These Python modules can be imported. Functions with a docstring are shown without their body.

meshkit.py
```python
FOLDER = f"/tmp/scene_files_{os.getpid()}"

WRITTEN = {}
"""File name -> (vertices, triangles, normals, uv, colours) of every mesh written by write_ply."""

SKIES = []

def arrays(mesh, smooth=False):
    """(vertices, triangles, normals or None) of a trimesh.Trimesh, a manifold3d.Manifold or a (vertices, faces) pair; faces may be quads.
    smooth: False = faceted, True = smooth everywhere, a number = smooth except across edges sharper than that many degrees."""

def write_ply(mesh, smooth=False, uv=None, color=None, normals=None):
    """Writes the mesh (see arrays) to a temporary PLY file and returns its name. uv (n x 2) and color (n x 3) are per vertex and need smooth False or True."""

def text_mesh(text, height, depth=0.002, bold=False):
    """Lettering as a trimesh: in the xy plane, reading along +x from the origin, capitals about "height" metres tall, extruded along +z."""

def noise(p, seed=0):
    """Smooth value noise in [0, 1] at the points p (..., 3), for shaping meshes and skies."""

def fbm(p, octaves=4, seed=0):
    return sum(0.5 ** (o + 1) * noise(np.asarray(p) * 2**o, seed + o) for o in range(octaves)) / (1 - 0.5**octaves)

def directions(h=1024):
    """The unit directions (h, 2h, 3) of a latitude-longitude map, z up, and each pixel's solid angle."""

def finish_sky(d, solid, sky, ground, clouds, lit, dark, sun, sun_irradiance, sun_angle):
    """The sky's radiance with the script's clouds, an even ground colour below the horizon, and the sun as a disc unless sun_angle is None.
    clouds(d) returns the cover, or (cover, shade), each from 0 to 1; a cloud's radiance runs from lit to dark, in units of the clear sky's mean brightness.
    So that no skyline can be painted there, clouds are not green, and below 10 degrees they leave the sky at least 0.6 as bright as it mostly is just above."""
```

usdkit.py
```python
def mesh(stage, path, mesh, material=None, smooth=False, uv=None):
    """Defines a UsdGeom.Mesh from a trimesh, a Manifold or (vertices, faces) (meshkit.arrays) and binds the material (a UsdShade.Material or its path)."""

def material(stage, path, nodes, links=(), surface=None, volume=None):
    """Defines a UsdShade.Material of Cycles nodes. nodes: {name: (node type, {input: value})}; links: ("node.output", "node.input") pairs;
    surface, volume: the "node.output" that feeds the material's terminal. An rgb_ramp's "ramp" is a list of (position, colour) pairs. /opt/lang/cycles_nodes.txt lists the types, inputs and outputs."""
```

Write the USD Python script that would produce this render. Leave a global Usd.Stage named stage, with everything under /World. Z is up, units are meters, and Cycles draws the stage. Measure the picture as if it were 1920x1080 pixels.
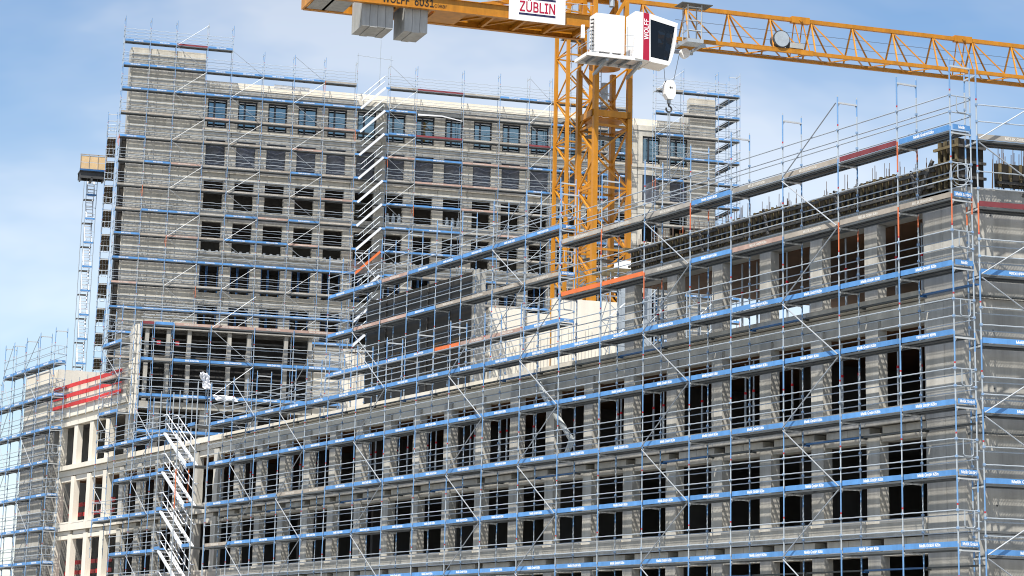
import math, random
import numpy as np
from pxr import Gf, Sdf, Usd, UsdGeom, UsdLux, UsdShade, Vt
import usdkit, meshkit

T_ = Sdf.ValueTypeNames
stage = Usd.Stage.CreateInMemory()
UsdGeom.SetStageUpAxis(stage, 'Z')
world = UsdGeom.Xform.Define(stage, '/World')
stage.SetDefaultPrim(world.GetPrim())
rng = random.Random(7)

# ------------------------------------------------------------------ camera
CAM = np.array([-43.145, -55.388, 1.638])
RX = np.array([0.8846660, -0.4657042, 0.0220372])
RD = np.array([0.1259490, 0.1932121, -0.9730395])
RF = np.array([0.4488908, 0.8635906, 0.2295831])
cam = UsdGeom.Camera.Define(stage, '/World/camera')
m4 = Gf.Matrix4d(*RX, 0, *(-RD), 0, *(-RF), 0, *CAM, 1)
cam.AddTransformOp().Set(m4)
cam.CreateHorizontalApertureAttr(36.0)
cam.CreateVerticalApertureAttr(20.25)
cam.CreateFocalLengthAttr(36.0 * 4549.44 / 1920)
cam.CreateHorizontalApertureOffsetAttr(-4.45 * 36 / 1920)
cam.CreateVerticalApertureOffsetAttr(-(540 - 186.94) * 20.25 / 1080)
cam.CreateClippingRangeAttr(Gf.Vec2f(0.5, 20000))
cam.CreateFStopAttr(0.0)
cam.GetPrim().CreateAttribute('exposure', T_.Float).Set(0.85)

# ------------------------------------------------------------------ sun and sky
SUN = np.array([-1.067, -0.808, 2.72]); SUN /= np.linalg.norm(SUN)
sun = UsdLux.DistantLight.Define(stage, '/World/sun')
sun.CreateIntensityAttr(1.25); sun.CreateAngleAttr(0.5); sun.CreateNormalizeAttr(True)
sun.CreateColorAttr(Gf.Vec3f(1.0, 0.94, 0.84))
az = math.atan2(SUN[1], SUN[0]); el = math.asin(SUN[2])
sun.AddRotateZOp().Set(math.degrees(az) + 90)
sun.AddRotateXOp().Set(90 - math.degrees(el))
dome = UsdLux.DomeLight.Define(stage, '/World/sky')
skym = usdkit.material(stage, '/World/Looks/sky', {
    'sky': ('sky_texture', {'sky_type': 'single_scattering', 'sun_disc': False, 'sun_elevation': el,
                            'sun_rotation': math.atan2(SUN[0], SUN[1]), 'air_density': 1.0, 'aerosol_density': 0.6, 'ozone_density': 2.0}),
    'co': ('texture_coordinate', {}),
    'mp': ('mapping', {'scale': (1.0, 1.0, 1.9), 'location': (0.37, 0.1, 0.2)}),
    'n1': ('noise_texture', {'scale': 4.6, 'detail': 5.0, 'roughness': 0.5, 'distortion': 0.25}),
    'rp': ('rgb_ramp', {'ramp': [(0.0, (0, 0, 0)), (0.36, (0.04, 0.04, 0.04)), (0.48, (0.30, 0.30, 0.30)), (0.60, (0.86, 0.86, 0.86)), (1, (1, 1, 1))]}),
    'h': ('hsv', {'saturation': 0.40, 'value': 0.95}),
    'tone': ('hsv', {'saturation': 1.12, 'value': 0.80}),
    'mx': ('mix_color', {}),
    'bg': ('background_shader', {'strength': 0.11})},
    [('co.generated', 'mp.vector'), ('mp.vector', 'n1.vector'), ('n1.fac', 'rp.fac'), ('sky.color', 'h.color'), ('sky.color', 'tone.color'),
     ('rp.color', 'mx.fac'), ('tone.color', 'mx.a'), ('h.color', 'mx.b'), ('mx.result', 'bg.color')], surface='bg.background')
UsdShade.MaterialBindingAPI.Apply(dome.GetPrim()).Bind(skym)

# ------------------------------------------------------------------ materials
def mat(name, base, rough=0.7, metal=0.0, var=0.12, scale=1.5, bump=0.0, bscale=20.0, streak=0.0, spec=0.3, tint=None, dark=None):
    p = '/World/Looks/' + name
    n = {'p': ('principled_bsdf', {'roughness': rough, 'metallic': metal, 'specular_ior_level': spec}),
         'g': ('geometry', {}),
         'n1': ('noise_texture', {'scale': scale, 'detail': 5.0, 'roughness': 0.6})}
    L = [('g.position', 'n1.vector')]
    b = np.array(base); lo = b * (1 - var); hi = b * (1 + var)
    n['r'] = ('rgb_ramp', {'ramp': [(0.25, tuple(lo)), (0.5, tuple(b)), (0.75, tuple(hi))]})
    L.append(('n1.fac', 'r.fac'))
    out = 'r.color'
    if tint:
        n['at'] = ('attribute', {'attribute': 'tint'})
        n['mt'] = ('mix_color', {'blend_type': 'multiply', 'fac': 1.0})
        L += [(out, 'mt.a'), ('at.color', 'mt.b')]; out = 'mt.result'
    if streak > 0:
        n['mp'] = ('mapping', {'scale': (2.2, 2.2, 0.22)})
        n['n2'] = ('noise_texture', {'scale': 1.3, 'detail': 6.0, 'roughness': 0.65})
        n['r2'] = ('rgb_ramp', {'ramp': [(0.3, (1 - streak,) * 3), (0.62, (1, 1, 1))]})
        n['mm'] = ('mix_color', {'blend_type': 'multiply', 'fac': 1.0})
        n['n4'] = ('noise_texture', {'scale': 38.0, 'detail': 2.0, 'roughness': 0.5})
        n['r4'] = ('rgb_ramp', {'ramp': [(0.24, (0.78, 0.77, 0.75)), (0.36, (1, 1, 1))]})
        n['m4'] = ('mix_color', {'blend_type': 'multiply', 'fac': 1.0})
        L += [('g.position', 'mp.vector'), ('mp.vector', 'n2.vector'), ('n2.fac', 'r2.fac'), (out, 'mm.a'), ('r2.color', 'mm.b'),
              ('g.position', 'n4.vector'), ('n4.fac', 'r4.fac'), ('mm.result', 'm4.a'), ('r4.color', 'm4.b')]
        out = 'm4.result'
    n['oi'] = ('object_info', {})
    n['mr'] = ('map_range', {'from_min': 0.0, 'from_max': 1.0, 'to_min': 1 - var * 0.7, 'to_max': 1 + var * 0.5})
    n['vs'] = ('hsv', {})
    L += [('oi.random', 'mr.value'), ('mr.result', 'vs.value'), (out, 'vs.color')]
    L.append(('vs.color', 'p.base_color'))
    if bump > 0:
        n['n3'] = ('noise_texture', {'scale': bscale, 'detail': 4.0, 'roughness': 0.6})
        n['bp'] = ('bump', {'strength': bump, 'distance': 0.02})
        L += [('g.position', 'n3.vector'), ('n3.fac', 'bp.height'), ('bp.normal', 'p.normal')]
    return usdkit.material(stage, p, n, L, surface='p.BSDF')

M = {}
M['concrete'] = mat('concrete', (0.50, 0.485, 0.445), 0.85, var=0.13, scale=0.9, bump=0.25, bscale=9, streak=0.28)
M['concrete_grey'] = mat('concrete_grey', (0.45, 0.44, 0.41), 0.85, var=0.13, scale=0.8, bump=0.25, bscale=9, streak=0.3)
M['stone'] = mat('stone', (0.53, 0.505, 0.45), 0.85, var=0.16, scale=1.6, bump=0.25, bscale=14, streak=0.2)
M['precast'] = mat('precast', (0.70, 0.66, 0.58), 0.8, var=0.06, scale=0.7, bump=0.1, bscale=12, streak=0.08)
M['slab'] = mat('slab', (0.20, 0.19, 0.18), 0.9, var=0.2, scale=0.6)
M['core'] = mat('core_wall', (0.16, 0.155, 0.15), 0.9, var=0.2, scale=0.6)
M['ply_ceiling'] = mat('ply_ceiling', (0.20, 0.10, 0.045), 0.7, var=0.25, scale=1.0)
M['roofing'] = mat('roofing', (0.25, 0.24, 0.22), 0.9, var=0.25, scale=0.5)
M['ground'] = mat('ground', (0.25, 0.235, 0.205), 0.95, var=0.25, scale=0.15, bump=0.3, bscale=1.5)
M['asphalt'] = mat('asphalt', (0.06, 0.06, 0.06), 0.9, var=0.2, scale=0.4)
M['plankdark'] = mat('dark_planks', (0.13, 0.105, 0.075), 0.85, var=0.3, scale=2)
M['brace'] = mat('brace_steel', (0.33, 0.355, 0.385), 0.45, metal=0.2, var=0.2, scale=3, spec=0.4)
M['galv'] = mat('galvanised', (0.36, 0.405, 0.45), 0.42, metal=0.25, var=0.14, scale=2.5, spec=0.5)
M['frame'] = mat('frame_paint', (1.0, 1.0, 1.0), 0.42, metal=0.12, var=0.10, scale=3.0, spec=0.5, tint=True)
M['deck'] = mat('deck_steel', (0.085, 0.094, 0.10), 0.55, metal=0.2, var=0.2, scale=2.0)
M['blue'] = mat('blue_board', (0.10, 0.275, 0.59), 0.5, var=0.16, scale=1.6, spec=0.35, streak=0.22)
M['bluedark'] = mat('blue_steel', (0.03, 0.11, 0.28), 0.45, var=0.15, scale=1.2, spec=0.4)
M['burgundy'] = mat('burgundy_board', (0.20, 0.045, 0.055), 0.6, var=0.2, scale=2.0)
M['orange'] = mat('orange_board', (0.62, 0.15, 0.045), 0.55, var=0.16, scale=2.0)
M['wood'] = mat('weathered_board', (0.33, 0.295, 0.255), 0.85, var=0.22, scale=2.5)
M['woodgrey'] = mat('grey_board', (0.33, 0.315, 0.29), 0.85, var=0.22, scale=2.5)
M['pinkwood'] = mat('faded_red_board', (0.40, 0.28, 0.24), 0.85, var=0.25, scale=2.5)
M['letter'] = mat('white_lettering', (0.80, 0.82, 0.84), 0.6, var=0.03)
M['faded'] = mat('faded_lettering', (0.60, 0.58, 0.54), 0.8, var=0.12)
M['alu'] = mat('aluminium', (0.74, 0.76, 0.80), 0.4, metal=0.25, var=0.05, spec=0.5)
M['yellow'] = mat('crane_yellow', (0.50, 0.205, 0.011), 0.45, var=0.16, scale=1.6, spec=0.4, streak=0.25)
M['white'] = mat('white_paint', (0.80, 0.80, 0.80), 0.4, var=0.03, scale=1.0, spec=0.5)
M['crimson'] = mat('crimson_paint', (0.38, 0.012, 0.045), 0.45, var=0.04)
M['navy'] = mat('navy_print', (0.018, 0.018, 0.07), 0.5, var=0.04)
M['blackp'] = mat('black_print', (0.015, 0.013, 0.012), 0.5, var=0.05)
M['ballast'] = mat('ballast_concrete', (0.40, 0.41, 0.41), 0.85, var=0.12, scale=1.2, bump=0.2, streak=0.25)
M['dark'] = mat('dark_steel', (0.06, 0.062, 0.065), 0.5, var=0.2)
M['blackply'] = mat('black_ply', (0.024, 0.021, 0.018), 0.5, var=0.35, scale=1.5, streak=0.3)
M['rib'] = mat('timber_rib', (0.13, 0.105, 0.06), 0.85, var=0.45, scale=4.0)
M['ribdark'] = mat('steel_waler', (0.085, 0.082, 0.078), 0.7, var=0.4, scale=4.0)
M['stain'] = mat('resin_stain', (0.075, 0.05, 0.024), 0.6, var=0.6, scale=5, streak=0.5)
M['rebar'] = mat('rebar_steel', (0.10, 0.07, 0.055), 0.8, var=0.25)
M['rail_red'] = mat('red_edge_board', (0.52, 0.035, 0.035), 0.6, var=0.25, scale=1.6)
M['sheet'] = mat('plastic_sheet', (0.085, 0.092, 0.115), 0.35, var=0.3, scale=0.8, bump=0.6, bscale=2.2, spec=0.5)
M['tarp'] = mat('white_sheet', (0.80, 0.81, 0.84), 0.6, var=0.04, bump=0.3, bscale=6)
M['chute'] = mat('chute_plastic', (0.34, 0.37, 0.38), 0.35, var=0.15, scale=3, bump=0.5, bscale=7, spec=0.5)
M['ply'] = mat('plywood', (0.58, 0.42, 0.24), 0.7, var=0.12, scale=2.0)
M['winframe'] = mat('window_frame', (0.022, 0.026, 0.035), 0.4, var=0.1, spec=0.5)
M['whiteframe'] = mat('sash_strip', (0.70, 0.72, 0.74), 0.4, var=0.05)
M['redmark'] = mat('red_sticker', (0.55, 0.02, 0.03), 0.5, var=0.05)
M['glass'] = usdkit.material(stage, '/World/Looks/window_glass', {
    't': ('transparent_bsdf', {'color': (0.30, 0.42, 0.44)}), 'gl': ('glossy_bsdf', {'color': (0.62, 0.80, 0.84), 'roughness': 0.03}),
    'f': ('fresnel', {'IOR': 1.9}), 'ad': ('math', {'math_type': 'add', 'value2': 0.22}), 'm': ('mix_closure', {})},
    [('f.fac', 'ad.value1'), ('ad.value', 'm.fac'), ('t.BSDF', 'm.closure1'), ('gl.BSDF', 'm.closure2')], surface='m.closure')
M['cabglass'] = usdkit.material(stage, '/World/Looks/cab_glass', {
    't': ('transparent_bsdf', {'color': (0.16, 0.18, 0.19)}), 'gl': ('glossy_bsdf', {'color': (0.7, 0.75, 0.8), 'roughness': 0.02}),
    'f': ('fresnel', {'IOR': 1.5}), 'm': ('mix_closure', {})},
    [('f.fac', 'm.fac'), ('t.BSDF', 'm.closure1'), ('gl.BSDF', 'm.closure2')], surface='m.closure')

ORD = ['first', 'second', 'third', 'fourth', 'fifth', 'sixth', 'seventh', 'eighth', 'ninth', 'tenth', 'eleventh', 'twelfth', 'thirteenth', 'fourteenth', 'fifteenth', 'sixteenth', 'seventeenth', 'eighteenth', 'nineteenth', 'twentieth']
# ------------------------------------------------------------------ mesh helpers
class MB:
    """Collects boxes, bars and tubes that become ONE mesh."""
    def __init__(s): s.v = []; s.f = []; s.n = 0; s.c = []
    def add(s, v, f, col=None):
        v = np.asarray(v, float); s.v.append(v); s.f.append(np.asarray(f, int) + s.n); s.n += len(v)
        s.c.append(np.tile(np.array(col if col is not None else (1, 1, 1), float), (len(v), 1))); return s
    def box(s, a, b, col=None):
        x0, y0, z0 = a; x1, y1, z1 = b
        v = [(x0, y0, z0), (x1, y0, z0), (x1, y1, z0), (x0, y1, z0), (x0, y0, z1), (x1, y0, z1), (x1, y1, z1), (x0, y1, z1)]
        return s.add(v, BOXF, col)
    def hexa(s, v8, col=None): return s.add(v8, BOXF, col)
    def tube(s, p, q, r, n=6, col=None, cap=False):
        p = np.asarray(p, float); q = np.asarray(q, float); d = q - p; d /= np.linalg.norm(d) + 1e-12
        a = np.cross(d, (0, 0, 1.0) if abs(d[2]) < .9 else (1.0, 0, 0)); a /= np.linalg.norm(a); b = np.cross(d, a)
        t = np.arange(n) * 2 * np.pi / n; ring = r * (np.cos(t)[:, None] * a + np.sin(t)[:, None] * b)
        v = np.vstack([p + ring, q + ring]); i = np.arange(n); j = (i + 1) % n
        f = np.vstack([np.c_[i, i + n, j], np.c_[j, i + n, j + n]])
        if cap:
            v = np.vstack([v, p, q]); f = np.vstack([f, np.c_[i, j, np.full(n, 2 * n)], np.c_[j + n, i + n, np.full(n, 2 * n + 1)]])
        return s.add(v, f, col)
    def path(s, pts, r, n=6, col=None):
        for p, q in zip(pts[:-1], pts[1:]): s.tube(p, q, r, n, col, cap=True)
        return s
    def beam(s, p, q, w, h, col=None, up=(0, 0, 1.0)):
        """Rectangular bar from p to q, w across, h along up."""
        p = np.asarray(p, float); q = np.asarray(q, float); d = (q - p) / (np.linalg.norm(q - p) + 1e-12)
        up = np.asarray(up, float)
        if abs(d @ up) > .95: up = np.array((1.0, 0, 0))
        a = np.cross(d, up); a /= np.linalg.norm(a); b = np.cross(a, d)
        A, B = a * w / 2, b * h / 2
        v = [p - A - B, p + A - B, q + A - B, q - A - B, p - A + B, p + A + B, q + A + B, q - A + B]
        return s.add(v, BOXF, col)
    def quad(s, a, b, c, d, col=None): return s.add([a, b, c, d], [(0, 1, 2), (0, 2, 3)], col)
    def xf(s, fn):
        s.v = [fn(v) for v in s.v]; return s
    def arrays(s): return np.vstack(s.v), np.vstack(s.f), np.vstack(s.c)
BOXF = np.array([(0, 2, 1), (0, 3, 2), (4, 5, 6), (4, 6, 7), (0, 1, 5), (0, 5, 4), (1, 2, 6), (1, 6, 5), (2, 3, 7), (2, 7, 6), (3, 0, 4), (3, 4, 7)])

counts = {}
def fresh(parent, name):
    k = (parent, name); n = counts.get(k, 0); counts[k] = n + 1
    return f'{parent}/{name}' + (f'_{n:03d}' if n else '')

def define(path, mb, m, tint=False):
    v, f, c = mb.arrays() if isinstance(mb, MB) else (np.asarray(mb[0]), np.asarray(mb[1]), None)
    x = UsdGeom.Mesh.Define(stage, path)
    x.CreatePointsAttr(Vt.Vec3fArray.FromNumpy(np.ascontiguousarray(v, np.float32)))
    x.CreateFaceVertexCountsAttr(Vt.IntArray.FromNumpy(np.full(len(f), 3, np.int32)))
    x.CreateFaceVertexIndicesAttr(Vt.IntArray.FromNumpy(np.ascontiguousarray(f, np.int32).ravel()))
    x.CreateSubdivisionSchemeAttr('none'); x.CreateDoubleSidedAttr(True)
    if tint:
        UsdGeom.PrimvarsAPI(x).CreatePrimvar('tint', T_.Color3fArray, 'vertex').Set(Vt.Vec3fArray.FromNumpy(np.ascontiguousarray(c, np.float32)))
    bind(x.GetPrim(), m)
    return x.GetPrim()
def bind(p, m): UsdShade.MaterialBindingAPI.Apply(p).Bind(M[m] if isinstance(m, str) else m)

def tag(p, label=None, cat=None, group=None, kind=None):
    for k, t in (('label', label), ('category', cat), ('group', group), ('kind', kind)):
        if t: p.SetCustomDataByKey(k, t)
    return p
def thing(name, label, cat, loc=(0, 0, 0), rz=0.0, group=None):
    x = UsdGeom.Xform.Define(stage, fresh('/World', name))
    x.AddTranslateOp().Set(Gf.Vec3d(*map(float, loc)))
    if rz: x.AddRotateZOp().Set(float(rz))
    return tag(x.GetPrim(), label, cat, group)
def part(parent, name, mb, m, label=None, kind=None, tint=False):
    p = define(fresh(str(parent.GetPath()), name), mb, m, tint)
    return tag(p, label, kind=kind)
def copy(src, label, group, loc, rz=0.0):
    x = UsdGeom.Xform.Define(stage, fresh('/World', src.GetName().rstrip('0123456789').rstrip('_')))
    x.GetPrim().GetReferences().AddInternalReference(src.GetPath())
    x.ClearXformOpOrder()
    x.AddTranslateOp().Set(Gf.Vec3d(*map(float, loc))); x.AddRotateZOp().Set(float(rz))
    x.GetPrim().SetInstanceable(True)
    return tag(x.GetPrim(), label, src.GetCustomDataByKey('category'), group)

stage.CreateClassPrim('/World/Kit')
kit = {}
def kitmesh(key, mb, m, tint=False):
    if key not in kit:
        define('/World/Kit/' + key, mb() if callable(mb) else mb, m, tint); kit[key] = m
    return key
def use(parent, name, key, loc, label=None, m=None, rx=None, sx=None):
    """A part whose shape is a mesh of the kit."""
    p = stage.DefinePrim(fresh(str(parent.GetPath()), name), 'Mesh')
    p.GetReferences().AddInternalReference('/World/Kit/' + key)
    x = UsdGeom.Xformable(p); x.AddTranslateOp().Set(Gf.Vec3d(*map(float, loc)))
    if rx: x.AddRotateZOp().Set(float(rx))
    if sx: x.AddScaleOp().Set(Gf.Vec3f(*sx))
    bind(p, m or kit[key])
    return tag(p, label)

def text_kit(key, text, height, bold=True, m='letter', flip=False):
    """Lettering standing in the xz plane, facing -y, centred on the origin."""
    if key not in kit:
        t = meshkit.text_mesh(text, height, 0.003, bold)
        v = np.array(t.vertices); f = np.array(t.faces)
        v[:, 0] -= (v[:, 0].min() + v[:, 0].max()) / 2; v[:, 1] -= height / 2
        if flip: v[:, 0] *= -1; v[:, 1] *= -1
        define('/World/Kit/' + key, (np.c_[v[:, 0], -v[:, 2], v[:, 1]], f), m); kit[key] = m
    return key

# ------------------------------------------------------------------ frames of reference
TA = -11.186                                   # direction of the tall facade, degrees
TD = np.array([math.cos(math.radians(TA)), math.sin(math.radians(TA)), 0]); TN = np.array([-TD[1], TD[0], 0])
TO = np.array([17.273, 130.257, 0])
LROT = -90.0                                   # long facade: local x = -world y, local y = world x
OE = np.array([0.90, -0.08, 0])
def L2W(v): v = np.asarray(v, float); return np.c_[v[:, 1], -v[:, 0], v[:, 2]]
def E2L(v, o=OE):                              # end facade local -> long local
    v = np.asarray(v, float); w = o + v[:, :1] * TD + v[:, 1:2] * TN + np.c_[np.zeros(len(v)), np.zeros(len(v)), v[:, 2]]
    return np.c_[-w[:, 1], w[:, 0], w[:, 2]]

# ------------------------------------------------------------------ ground
g = MB(); N = 24
define('/World/ground', MB().box((-3000, -3000, -2), (3000, 3000, 0)), 'ground'); tag(stage.GetPrimAtPath('/World/ground'), kind='structure')
define('/World/road', MB().box((-60, -90, -0.5), (-14, 260, 0.004)), 'asphalt'); tag(stage.GetPrimAtPath('/World/road'), kind='structure')

# ------------------------------------------------------------------ front building (long wing)
S = [-0.55, 2.85, 6.27, 9.65, 13.08]; H = [1.86, 5.28, 8.71, 12.12, 15.42]
fb = thing('front_building', 'long grey concrete shell with open window bays, nearest the camera', 'building', (0, 0, 0), LROT)
PY = 2.96; Y0 = 2.91; W0 = 1.15; REV = 0.36; WL = 1.0
def yk(k): return Y0 + PY * k
NB = 29                                        # openings up to the left block
UP = 6                                         # openings of the upper storey
for lv in range(1, 5):
    ks = (list(range(UP)) + list(range(25, 29))) if lv == 4 else list(range(NB))
    zb = S[lv] - 0.02; zt = H[lv] + (0.0 if lv == 4 else 0.26)
    for k in ks:
        a, b = -(yk(k) + PY), -(yk(k) + 2.30)
        white = 25 <= k <= 28
        o = 0.03 * rng.random()
        mb = MB().box((a, W0 - 0.01 - 0.012 * rng.random(), zb), (b, W0 + REV - 0.04, zt))
        part(fb, 'pier', mb, 'precast' if white else 'concrete')
    # sill band and recessed blocks below the openings
    if lv < 4:
        for k in range(NB):
            a, b = -(yk(k) + PY), -yk(k)
            white = 25 <= k <= 28
            ms = 'precast' if white else 'stone'
            part(fb, 'sill_block', MB().box((a + 0.008, W0 - 0.05, S[lv] - 0.44), (b - 0.008, W0 + 0.5, S[lv] - 0.03)), ms)
            h0, h1 = H[lv - 1] + 0.0, S[lv] - 0.47
            zm = (h0 + h1) / 2
            a2 = -(yk(k) + 2.30); mid = (a2 + b) / 2
            part(fb, 'lintel_block', MB().box((a2 + 0.01, W0 + 0.10, zm + 0.015), (mid - 0.01, W0 + 0.5, h1)), ms)
            part(fb, 'lintel_block', MB().box((mid + 0.01, W0 + 0.10, zm + 0.015), (b - 0.01, W0 + 0.5, h1)), ms)
            part(fb, 'lintel_block', MB().box((a2 + 0.01, W0 + 0.06, h0), (b - 0.01, W0 + 0.5, zm - 0.015)), ms)
            part(fb, 'window_sill', MB().box((a2 + 0.02, W0 - 0.06, S[lv] - 0.028), (b - 0.02, W0 + 0.45, S[lv] + 0.07)), 'precast' if lv == 2 else ms)
    else:
        for k in range(NB):
            a, b = -(yk(k) + PY), -yk(k)
            white = k >= 9
            ms = 'precast' if white else 'stone'
            part(fb, 'slab_edge', MB().box((a + 0.006, W0 - 0.16, 12.80), (b - 0.006, W0 + 0.5, 13.06)), ms)
            h0, h1 = H[3], 12.77
            part(fb, 'lintel_block', MB().box((a + 0.01, W0 + 0.02, 12.45), (b - 0.01, W0 + 0.5, h1)), ms)
            part(fb, 'lintel_block', MB().box((-(yk(k) + 2.30) + 0.01, W0 + 0.08, h0), (b - 0.01, W0 + 0.5, 12.43)), ms)
# corner solid, end wall (in the direction of the tall facade)
XE = 26.0
zs = [0.0] + [z - 0.45 for z in S[1:]] + [15.96]
for i in range(len(zs) - 1):
    for j in range(2):
        a, b = (-Y0, -(Y0 + 1.03) / 2) if j == 0 else (-(Y0 + 1.03) / 2, -1.03)
        part(fb, 'corner_panel', MB().box((a + 0.006, W0, zs[i] + 0.008), (b - (0.006 if j == 0 else 0.0), W0 + 0.6, zs[i + 1] - 0.008)), 'concrete_grey')
    for j in range(9):
        s0 = 0.28 + j * 2.7
        v = MB().box((s0 + 0.006 if j else s0 - 0.02, 1.15, zs[i] + 0.008), (s0 + 2.694, 1.5, zs[i + 1] - 0.008)).xf(E2L)
        part(fb, 'end_wall_panel', v, 'concrete_grey')
        for q in range(2):
            for r in range(2):
                v = MB().tube((s0 + 0.7 + 1.3 * q, 1.135, zs[i] + 0.8 + 1.7 * r), (s0 + 0.7 + 1.3 * q, 1.18, zs[i] + 0.8 + 1.7 * r), 0.028, 6, cap=True).xf(E2L)
                if j < 3 and i: part(fb, 'tie_hole', v, 'dark')
# top beam
for k in range(7):
    part(fb, 'top_beam', MB().box((-(yk(k) if k < 6 else 20.6), W0 + 0.0, 15.43), (-(yk(k - 1) if k else 0.99 + 0.62) - 0.004, W0 + 0.6, 15.99)), 'concrete_grey')
# slabs, ceilings, back and cross walls
for i, z in enumerate([0.02] + [s - 0.30 for s in S[1:4]] + [12.74]):
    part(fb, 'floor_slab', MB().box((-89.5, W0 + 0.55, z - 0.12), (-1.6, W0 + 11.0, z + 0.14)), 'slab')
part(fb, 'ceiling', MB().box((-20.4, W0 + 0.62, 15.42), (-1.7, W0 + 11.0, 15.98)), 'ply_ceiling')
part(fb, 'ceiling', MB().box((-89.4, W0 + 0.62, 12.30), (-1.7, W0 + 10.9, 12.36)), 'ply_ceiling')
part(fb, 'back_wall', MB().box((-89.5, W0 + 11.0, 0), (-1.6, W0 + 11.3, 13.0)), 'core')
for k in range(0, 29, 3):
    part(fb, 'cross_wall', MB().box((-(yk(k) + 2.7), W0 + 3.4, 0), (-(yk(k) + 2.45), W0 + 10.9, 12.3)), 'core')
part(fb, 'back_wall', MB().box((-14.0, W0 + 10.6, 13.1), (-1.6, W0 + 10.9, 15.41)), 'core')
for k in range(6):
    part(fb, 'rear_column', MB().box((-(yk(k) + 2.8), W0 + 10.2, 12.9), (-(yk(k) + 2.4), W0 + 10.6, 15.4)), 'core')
part(fb, 'roof_slab', MB().box((-89.5, W0 + 0.52, 12.90), (-1.7, W0 + 22, 13.07)), 'roofing')

# starter bars on the unfinished wall tops
for k in range(120):
    y = 0.9 + 19.3 * rng.random()
    if 0.3 < (y % 2.95) < 1.0 and k % 2: y += 0.8
    z1 = 16.85 + 0.55 * rng.random(); x = W0 + 0.15 + 0.25 * rng.random()
    part(fb, 'rebar', MB().tube((-y, x, 15.9), (-y + 0.05 * rng.random(), x, z1), 0.012, 4), 'rebar')
for k in range(45):
    s = 0.5 + 4.5 * rng.random(); z1 = 16.85 + 0.6 * rng.random()
    part(fb, 'rebar', MB().tube((s, 1.3, 15.9), (s + 0.04, 1.3, z1), 0.012, 4).xf(E2L), 'rebar')

# formwork boards round the unfinished top: one thing per panel
for k in range(9):
    x1 = -(2.05 + k * 2.02); x0 = x1 - 2.0
    zt = 16.72 + 0.05 * ((k * 5) % 3)
    t = thing('formwork_panel', f'dark ribbed formwork panel on the roof edge, {ORD[k]} from the corner leftwards', 'formwork', (x0 * 0 + W0 - 0.02, -x0, 15.98), LROT, 'formwork panels along the roof edge')
    part(t, 'plywood', MB().box((0, -0.03, 0), (2.0, 0.02, zt - 15.98)), 'blackply')
    part(t, 'waler', MB().box((0.02, -0.17, 0.08), (1.98, -0.11, 0.16)), 'ribdark')
    part(t, 'waler', MB().box((0.02, -0.17, zt - 16.16), (1.98, -0.11, zt - 16.07)), 'ribdark')
    for q in range(6):
        xr = 0.12 + 0.34 * q + 0.06 * rng.random()
        part(t, 'rib', MB().box((xr, -0.108, 0.02), (xr + 0.065, -0.032, zt - 15.98 + 0.01 * q % 0.04)), 'rib')
    if k % 2 == 0:
        xs = 0.9
        part(t, 'strut', MB().beam((xs, -0.2, zt - 15.98), (xs + 0.45, -0.32, -0.1), 0.07, 0.07), 'ribdark')
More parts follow.
